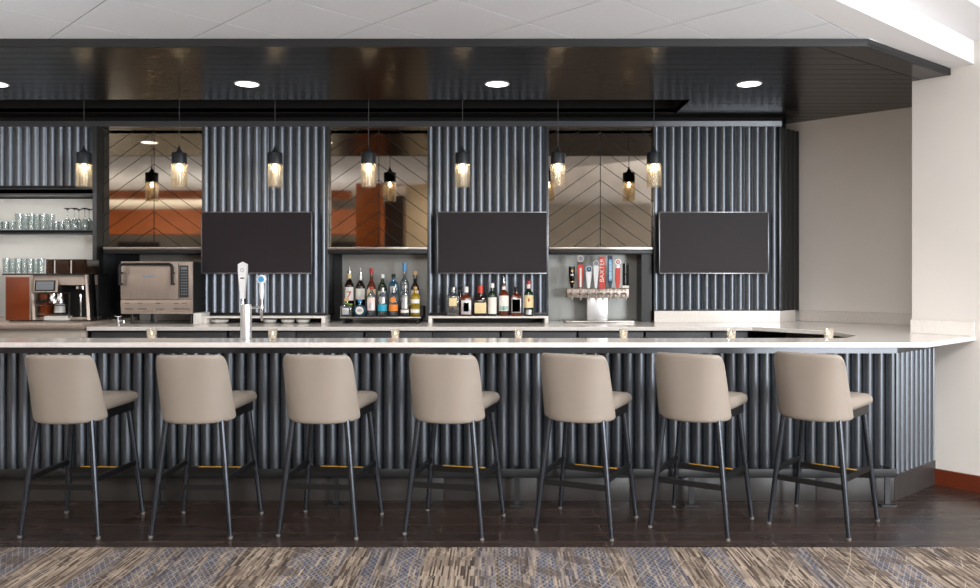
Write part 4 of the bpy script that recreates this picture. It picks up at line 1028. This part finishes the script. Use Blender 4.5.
m = MB(); m.box(-0.006, 0.006, -0.041, -0.037, 0.125, 0.15); obj('label_crest', m, 'redlabel', b)

# ------------------------------------------------------------------ countertop oven
YO = 6.72
ov = thing('countertop_oven', 'steel countertop speed oven with dark bar handle in the left niche', 'oven', (X(156, YO), YO, ZT))
ox0, ox1 = X(120, YO) - ov.location.x, X(192, YO) - ov.location.x
def oz(py): return Z(py, YO) - ZT
m = MB(); m.box(ox0, ox1, 0.03, 0.50, oz(313.8), oz(262), 0.010); obj('body', m, 'black', ov)
m = MB(); m.box(ox0, ox1, 0.012, 0.032, oz(314), oz(261.5), 0.006); obj('front_frame', m, 'steelwarm', ov)
m = MB(); m.box(ox0 + 0.004, X(178, YO) - ov.location.x, -0.004, 0.031, oz(299.3), oz(263), 0.008); door = obj('door', m, 'steelwarm', ov)
m = MB(); xa = X(122.3, YO) - ov.location.x; xb = X(174.5, YO) - ov.location.x
zt_, zb_ = oz(264.2), oz(285)
m.tube([(xa, -0.045, zb_), (xa, -0.047, zt_ - 0.03), (xa + 0.008, -0.047, zt_ - 0.008), (xa + 0.03, -0.047, zt_), (xb - 0.03, -0.047, zt_), (xb - 0.008, -0.047, zt_ - 0.008), (xb, -0.047, zt_ - 0.03), (xb, -0.045, zb_)], 0.0125, 12)
for x in (xa, xb):
    for z in (oz(273), oz(284)): m.tube([(x, -0.045, z), (x, 0.0, z)], 0.008, 10)
obj('handle', m, 'black', door)
text_obj('lettering', 'TURBOCHEF', 0.018, 'blue', door, (X(148.5, YO) - ov.location.x, -0.0046, oz(276.5)), (PI / 2, 0, 0))
m = MB(); m.box(X(178.5, YO) - ov.location.x, ox1 - 0.003, -0.002, 0.031, oz(299.3), oz(263), 0.004); cp = obj('control_column', m, 'steelwarm', ov)
m = MB(); m.box(X(179.6, YO) - ov.location.x, X(188.6, YO) - ov.location.x, -0.004, -0.0015, oz(297.5), oz(265.5)); kp = obj('keypad', m, 'oveninner', cp)
m = MB()
for i in range(9):
    z = oz(271.5 + i * 2.8)
    for j in range(3):
        x = X(181.2 + j * 2.3, YO) - ov.location.x; m.box(x, x + 0.013, -0.0048, -0.0038, z - 0.006, z + 0.004)
m.box(X(181, YO) - ov.location.x, X(187.4, YO) - ov.location.x, -0.0048, -0.0038, oz(269.6), oz(267))
obj('keys', m, 'key', kp)
m = MB(); m.prism_yz([(0.028, oz(300.2)), (0.0, oz(300.2)), (-0.004, oz(304)), (0.006, oz(311.5)), (0.028, oz(312.8))], ox0 + 0.006, ox1 - 0.004); lp = obj('vent_panel', m, 'steelwarm', ov, smooth=20)
m = MB()
for x in (-0.26, -0.15, 0.0, 0.15, 0.22): m.box(x, x + 0.07, -0.0055, 0.002, oz(309.2), oz(308.6)); m.box(x, x + 0.04, -0.0055, 0.002, oz(303.6), oz(303.2))
obj('louver', m, 'chrome', lp, smooth=0)
for sx in (ox0 + 0.075, ox1 - 0.03):
    for y in (0.06, 0.45):
        m = MB(); m.lathe([(0.016, 0.0), (0.016, 0.022), (0.012, 0.024), (0.012, oz(313.8))], (sx, y, 0), 14); obj('leg', m, 'frame', ov)
# chrome spigot beside the oven
sp = thing('spigot', 'small chrome spigot standing on the back counter left of the oven', 'faucet', (X(118.5, 6.6), 6.6, ZT))
m = MB(); m.lathe([(0.014, 0.0), (0.014, 0.006), (0.009, 0.01), (0.013, 0.03), (0.014, 0.045), (0.008, 0.055), (0.005, 0.075)], n=14); obj('stem', m, 'chrome', sp)
m = MB(); m.tube([(0, 0, 0.03), (0.022, -0.006, 0.036), (0.04, -0.01, 0.043), (0.048, -0.012, 0.038), (0.05, -0.012, 0.02)], 0.007, 10); obj('spout', m, 'chrome', sp)
m = MB(); m.tube([(-0.026, 0, 0.074), (-0.012, 0, 0.072), (0.012, 0, 0.072), (0.026, 0, 0.074)], [0.006, 0.004, 0.004, 0.006], 10); obj('cross_handle', m, 'chrome', sp)
m = MB(); m.box(X(193, 6.75), X(201.5, 6.75), 6.75, 6.95, ZT + 0.0005, Z(313, 6.75), 0.006); tag(obj('napkin_box', m, 'porcelain'), 'small pale grey box between the oven and the left ledge', 'box')
# shallow dishes pushed under the left ledge
dl = ['flattest pale dish under the left ledge, left of the tap column', 'pale dish under the left ledge nearest the tap column on the right', 'pale dish under the left ledge next to its right leg', 'pale dish in the middle of the three right of the tap column']
for (px, w), lb in zip(((220, 0.075), (270, 0.06), (303, 0.06), (288, 0.06)), dl):
    m = MB(); m.lathe([(w * 0.6, 0.0), (w * 0.9, 0.012), (w, 0.030), (w * 0.97, 0.031), (w * 0.85, 0.014), (0.0, 0.008)], n=24); o = obj('dish', m, 'porcelain'); o.location = (X(px, 6.9), 6.9, ZT + 0.0005); tag(o, lb, 'dish', 'dishes under the left ledge')

# ------------------------------------------------------------------ left shelf unit
su = thing('glass_shelf_unit', 'dark shelf unit with a lit pale back holding glasses at the left', 'shelf unit', (-3.9, 7.1, 1.09))
xR = X(95.5, 7.0)
m = MB(); m.box(-4.8, xR, 6.99, 7.33, Z(195.3, 7.0) + 0.012, Z(188.3, 7.0), 0.002); m.box(-4.8, xR, 6.99, 7.005, Z(195.3, 7.0), Z(188.3, 7.0) - 0.01, 0.001); hd = part('header', m, 'trimrail', su)
m = MB(); m.box(-4.8, X(93.5, 7.33), 7.33, 7.35, 1.088, Z(195.3, 7.0)); part('back_panel', m, 'shelfback', su, smooth=0)
m = MB(); m.box(-4.8, X(93.5, 7.0), 7.0, 7.329, Z(234.2, 7.0) + 0.012, Z(229.8, 7.0), 0.002); m.box(-4.8, X(93.5, 7.0), 7.0, 7.012, Z(234.2, 7.0), Z(229.8, 7.0) - 0.008, 0.001); part('shelf', m, 'trimrail', su)
m = MB(); m.box(X(93.3, 7.0), X(97.2, 7.0), 6.985, 7.35, 1.0865, Z(126.3, 7.0), 0.002); part('post', m, 'trimrail', su)
m = MB(); m.box(X(97.2, 7.0) + 0.0003, X(97.2, 7.0) + 0.004, 6.99, YM - 0.002, ZT + 0.032, Z(126.3, 7.0)); part('side_liner', m, 'black', su, smooth=0)  # added black plate, paints the post's window-lit side as dark
m = MB(); m.box(-4.78, X(93, 7.0), 7.02, 7.04, Z(195.3, 7.0) + 0.006, Z(195.3, 7.0) + 0.0115); part('light_strip', m, 'led', su)  # added glowing strips tucked behind the lips to brighten the pale back
m = MB(); m.box(-4.78, X(93, 7.0), 7.022, 7.042, Z(234.2, 7.0) + 0.006, Z(234.2, 7.0) + 0.0115); part('light_strip', m, 'led', su)

def tumbler(name, lab, x, y, z, r0, r1, h, grp, t=0.003, base=0.012):
    m = MB(); m.lathe([(0.0, 0.0), (r0, 0.0), (r0 + 0.001, 0.002), (r1, h), (r1 - t, h), (r0 - t * 0.6, base), (0.0, base)], n=22)
    o = obj(name, m, 'clear'); o.location = (x, y, z); return tag(o, lab, 'glass', grp)
ordn = ['first', 'second', 'third', 'fourth', 'fifth', 'sixth', 'seventh', 'eighth']
ZSH = Z(229.8, 7.0) + 0.0008
for i, (px, y) in enumerate(((19.5, 7.07), (25.5, 7.2), (31.2, 7.07), (37, 7.2), (43.3, 7.07), (51.0, 7.14))):
    tumbler('tall_tumbler', 'tall clear tumbler on the upper shelf, %s of six from the left' % ordn[i], X(px, y), y, ZSH, 0.028, 0.036, 0.145, 'tall tumblers on the upper shelf')
for i, (px, y) in enumerate(((-1, 7.07), (5.5, 7.1), (12, 7.1))):
    tumbler('short_tumbler', 'short clear tumbler left of the tall ones on the upper shelf, %s from the left' % ordn[i], X(px, y), y, ZSH, 0.027, 0.031, 0.078, 'short tumblers on the upper shelf')
for i, (px, y) in enumerate(((56, 7.1), (61.5, 7.08))):
    tumbler('short_tumbler', 'short clear tumbler between tall tumblers and stem glasses, %s from the left' % ordn[i], X(px, y), y, ZSH, 0.027, 0.031, 0.078, 'short tumblers on the upper shelf')
# upturned stemware
stem_px = ((67.5, 7.08), (74.5, 7.06), (78.8, 7.18), (84.8, 7.06), (89.2, 7.16))
for i, (px, y) in enumerate(stem_px):
    g_ = thing('stem_glass', 'upturned stem glass on the upper shelf, %s of five from the left' % ordn[i], 'glass', (X(px, y), y, ZSH), group='upturned stem glasses on the upper shelf')
    m = MB(); m.lathe([(0.030, 0.0), (0.034, 0.02), (0.035, 0.045), (0.027, 0.075), (0.010, 0.092), (0.005, 0.098), (0.005, 0.096), (0.026, 0.072), (0.0335, 0.044), (0.0325, 0.02), (0.0285, 0.0)], n=20, cap=False); obj('bowl', m, 'clear', g_)
    m = MB(); m.lathe([(0.005, 0.096), (0.004, 0.12), (0.004, 0.150), (0.007, 0.160), (0.0, 0.160)], n=10); obj('stem', m, 'clear', g_)
    m = MB(); m.lathe([(0.0, 0.158), (0.010, 0.160), (0.031, 0.167), (0.031, 0.170), (0.0, 0.171)], n=20); obj('foot', m, 'darkglass', g_); g_.scale = (1, 1, 1.14)

# ------------------------------------------------------------------ espresso machine
YE = 6.62; ZE = 1.0865
em = thing('espresso_machine', 'chrome espresso machine with a tablet screen and copper side panel at the left', 'coffee machine', (X(48, YE), YE, ZE))
def ex(px): return X(px, YE) - em.location.x
def ez(py): return Z(py, YE) - ZE
m = MB(); m.box(ex(5), ex(30.5), 0.0, 0.40, ez(320.4), ez(275), 0.006); o = obj('side_body', m, 'steelwarm', em)
m = MB(); m.box(ex(6.2), ex(29.5), -0.006, 0.002, ez(320), ez(277), 0.003); obj('copper_panel', m, 'copper', em, label='plain copper-brown front panel')
m = MB(); m.box(ex(30.5), ex(86), 0.20, 0.40, ez(320.4), ez(275), 0.005); obj('rear_body', m, 'black', em)
m = MB(); m.prism_yz([(0.05, ez(275)), (0.40, ez(275)), (0.40, ez(285)), (0.02, ez(285))], ex(31), ex(85.5)); obj('top_housing', m, 'steelwarm', em, smooth=0)
for a, b in (((29.5, 275), (34.5, 320.0)), ((85, 275), (89, 320.0))):
    m = MB(); m.bar((ex(a[0]), 0.02, ez(a[1])), (ex(b[0]), -0.01, ez(b[1])), 0.022, 0.014); obj('side_strut', m, 'steelwarm', em, smooth=0)
m = MB(); m.bar((ex(90.5), 0.02, ez(274)), (ex(93.5), 0.02, ez(320.4)), 0.05, 0.02); obj('right_cheek', m, 'blackgloss', em, smooth=0)
m = MB(); m.box(ex(33), ex(88), 0.02, 0.24, ez(320.4), ez(317.5), 0.003); obj('drip_tray', m, 'steel', em)
m = MB(); m.box(ex(33), ex(69), 0.0, 0.012, ez(293.4), ez(292.4)); m.box(ex(33), ex(69), 0.0, 0.012, ez(306), ez(305.2)); m.box(ex(35), ex(69), 0, .012, ez(314.6), ez(313.8)); m.box(ex(68.3), ex(69.5), 0, .012, ez(318), ez(292.5)); obj('front_rail', m, 'chrome', em, smooth=0)
m = MB(); m.box(ex(35), ex(43), 0.06, 0.2, ez(318), ez(290), 0.004); obj('copper_group', m, 'copper', em)
sc = MB(); sc.prism_yz([(-0.03, ez(292)), (-0.018, ez(279.5)), (0.0, ez(279.5)), (0.05, ez(292))], ex(35.5), ex(59.5)); tb = obj('tablet', sc, 'steel', em, smooth=0)
m = MB(); m.add([(ex(36.5), -0.0315, ez(291)), (ex(57), -0.0315, ez(291)), (ex(57), -0.0205, ez(280.3)), (ex(36.5), -0.0205, ez(280.3)), (ex(36.5), -0.028, ez(291)), (ex(57), -0.028, ez(291)), (ex(57), -0.017, ez(280.3)), (ex(36.5), -0.017, ez(280.3))], [(0, 1, 2, 3), (7, 6, 5, 4), (0, 4, 5, 1), (1, 5, 6, 2), (2, 6, 7, 3), (3, 7, 4, 0)]); obj('tablet_bezel', m, 'blackgloss', tb, smooth=0)
m = MB(); m.add([(ex(38), -0.0322, ez(289.8)), (ex(55.5), -0.0322, ez(289.8)), (ex(55.5), -0.0232, ez(281.4)), (ex(38), -0.0232, ez(281.4))], [(0, 1, 2, 3)]); obj('tablet_screen', m, 'key', tb, smooth=0)
for px, r in ((50, 0.036), (57, 0.03)):
    m = MB(); m.lathe([(r * 0.6, ez(304)), (r, ez(303)), (r, ez(299)), (r * 0.8, ez(297)), (r * 0.8, ez(293)), (0, ez(293))], (ex(px), 0.05, 0), 20); obj('group_head', m, 'chrome', em)
m = MB(); m.tube([(ex(50), 0.05, ez(300)), (ex(46), -0.03, ez(301)), (ex(43.5), -0.09, ez(302))], [0.012, 0.012, 0.014], 10); obj('portafilter_handle', m, 'black', em)
m = MB(); m.lathe([(0.045, ez(313)), (0.04, ez(304.5)), (0.0, ez(304.5))], (ex(53), 0.10, 0), 20); obj('boiler_cover', m, 'porcelain', em)
m = MB(); m.box(ex(44), ex(69), 0.0, 0.05, ez(320.4), ez(316)); obj('cup_tray', m, 'porcelain', em, smooth=0)
m = MB(); m.tube([(ex(78), 0.04, ez(294)), (ex(79), 0.03, ez(305)), (ex(79), 0.03, ez(319))], 0.006, 10); obj('steam_wand', m, 'chrome', em)
m = MB(); m.lathe([(0.05, ez(289)), (0.05, ez(286.5)), (0.035, ez(285.5))], (ex(77), 0.08, 0), 20); obj('steam_dial', m, 'chrome', em)
for sx in (ex(8), ex(86)):
    for y in (0.05, 0.36):
        m = MB(); m.lathe([(0.016, 0.0), (0.016, ez(320))], (sx, y, 0), 12); obj('foot', m, 'black', em)
# glasses and smoked bin on top of it
ZTOP = Z(275, YE) + 0.0005
m = MB(); m.box(X(2, 6.65), X(89, 6.65), 6.65, 6.99, ZTOP, ZTOP + 0.010); tag(obj('rubber_mat', m, 'black', None, None, 0), 'thin black mat on top of the coffee machine', 'mat')
for i, (px, y) in enumerate(((6.5, 6.70), (12.5, 6.78), (18.5, 6.70), (24.5, 6.78), (30.5, 6.70), (36, 6.78), (41, 6.70))):
    tumbler('tall_tumbler', 'clear tumbler on top of the coffee machine, %s of seven from the left' % ordn[i], X(px, y), y, ZTOP + 0.0105, 0.026, 0.030, 0.128, 'tumblers on the coffee machine')
bn = thing('smoked_bin', 'three-compartment smoked acrylic bin on top of the coffee machine', 'storage bin', (X(67, 6.72), 6.82, ZTOP + 0.0105))
x0, x1 = X(46, 6.72) - bn.location.x, X(87, 6.72) - bn.location.x
m = MB(); m.box(x0, x1, -0.1, -0.095, 0.002, 0.115); m.box(x0, x1, 0.095, 0.1, 0.002, 0.115); m.box(x0, x0 + 0.005, -0.095, 0.095, 0.002, 0.115); m.box(x1 - 0.005, x1, -0.095, 0.095, 0.002, 0.115); m.box(x0, x1, -0.1, 0.1, 0.0, 0.004); obj('smoked_walls', m, 'smoke', bn, smooth=0)
m = MB(); m.box(x0, x1, -0.102, -0.094, 0.113, 0.121); m.box(x0, x1, 0.094, 0.102, 0.113, 0.121); obj('rim', m, 'black', bn, smooth=0)
for px in (54.8, 71.2):
    a = X(px, 6.72) - bn.location.x; m = MB(); m.box(a - 0.004, a + 0.004, -0.103, 0.098, 0.003, 0.112); obj('divider', m, 'porcelain', bn, smooth=0)

# ------------------------------------------------------------------ light
def area(name, loc, target, sx, sy, energy, color=(1, 1, 1)):
    L = bpy.data.lights.new(name, 'AREA'); L.shape = 'RECTANGLE'; L.size = sx; L.size_y = sy; L.energy = energy; L.color = color
    o = bpy.data.objects.new(name, L); COL.objects.link(o); o.location = loc
    o.rotation_euler = (Vector(target) - Vector(loc)).to_track_quat('-Z', 'Y').to_euler(); return o
# daylight in the glazed run of the right-hand wall and in the window behind the camera
pr = onw(W1 - 0.1, 3.4); area('daylight_right', (pr[0], pr[1], 1.55), (pr[0] - DU.x, pr[1] - DU.y, 1.55), 4.8, 2.2, 460, (0.95, 0.98, 1.0))
area('daylight_behind', (7.1, -5.95, 1.55), (7.1, 5, 1.55), 3.1, 2.4, 800, (0.95, 0.98, 1.0))
# unseen fill lights added at ceiling height, kept out of the mirrors' view
area('ceiling_panel_middle', (-0.25, 1.5, 2.9), (-0.25, 1.5, 0), 1.2, 1.2, 65, (1, 0.985, 0.965))
area('ceiling_panel_rear', (-0.25, -1.6, 2.9), (-0.25, -1.6, 0), 1.4, 2.0, 220, (1, 0.99, 0.97))
area('ceiling_panel_right', (3.4, 1.5, 3.24), (3.4, 1.5, 0), 1.2, 1.2, 120, (1, 0.99, 0.97))
area('uplight_left', (-3.5, 2.2, 1.65), (-3.5, 2.2, 3), 1.6, 0.6, 55, (0.97, 0.99, 1.0))  # upward fills added to brighten the ceiling, no lamp bodies
area('uplight_far_left', (-7.0, 2.4, 1.65), (-7.0, 2.4, 3), 3.0, 0.6, 60, (1, 0.96, 0.88))  # added fill for the left ceiling that the mirror reflects
area('uplight_right', (3.1, 2.0, 1.65), (3.1, 2.0, 3), 0.9, 0.6, 40, (0.97, 0.99, 1.0))  # added upward fill on the right, no lamp body
area('uplight_rear_left', (-6.2, -1.5, 1.6), (-6.2, -1.5, 3), 6.0, 0.6, 150, (1, 0.88, 0.66))  # added warm fill for the ceiling strip behind the header
area('cove_left', (-6.0, -0.3, 2.89), (-6.0, -1.0, 0), 6.0, 0.5, 420, (1, 0.93, 0.82))  # added light hidden behind the header to brighten the reflected wood

w = bpy.data.worlds.new('World'); S.world = w; w.use_nodes = True
bg = w.node_tree.nodes['Background']; bg.inputs[0].default_value = (0.95, 0.97, 1.0, 1); bg.inputs[1].default_value = 1.2

# ------------------------------------------------------------------ camera
cam = bpy.data.cameras.new('Camera'); co = bpy.data.objects.new('Camera', cam); COL.objects.link(co)
co.location = (0, 0, H); co.rotation_euler = (PI / 2, 0, 0)
cam.sensor_fit = 'HORIZONTAL'; cam.sensor_width = 36; cam.lens = 36 * F / 980.0
cam.shift_x = -10 / 980.0; cam.shift_y = -19 / 980.0
cam.clip_start = 0.05; cam.clip_end = 100
S.camera = co
S.view_settings.view_transform = 'Standard'; S.view_settings.look = 'None'; S.view_settings.gamma = 1.0; S.view_settings.use_curve_mapping = False
S.view_settings.exposure = 0.14
S.cycles.use_denoising = True
S.cycles.max_bounces = 8; S.cycles.transparent_max_bounces = 24; S.cycles.caustics_reflective = False; S.cycles.caustics_refractive = False
S.cycles.sample_clamp_indirect = 6.0
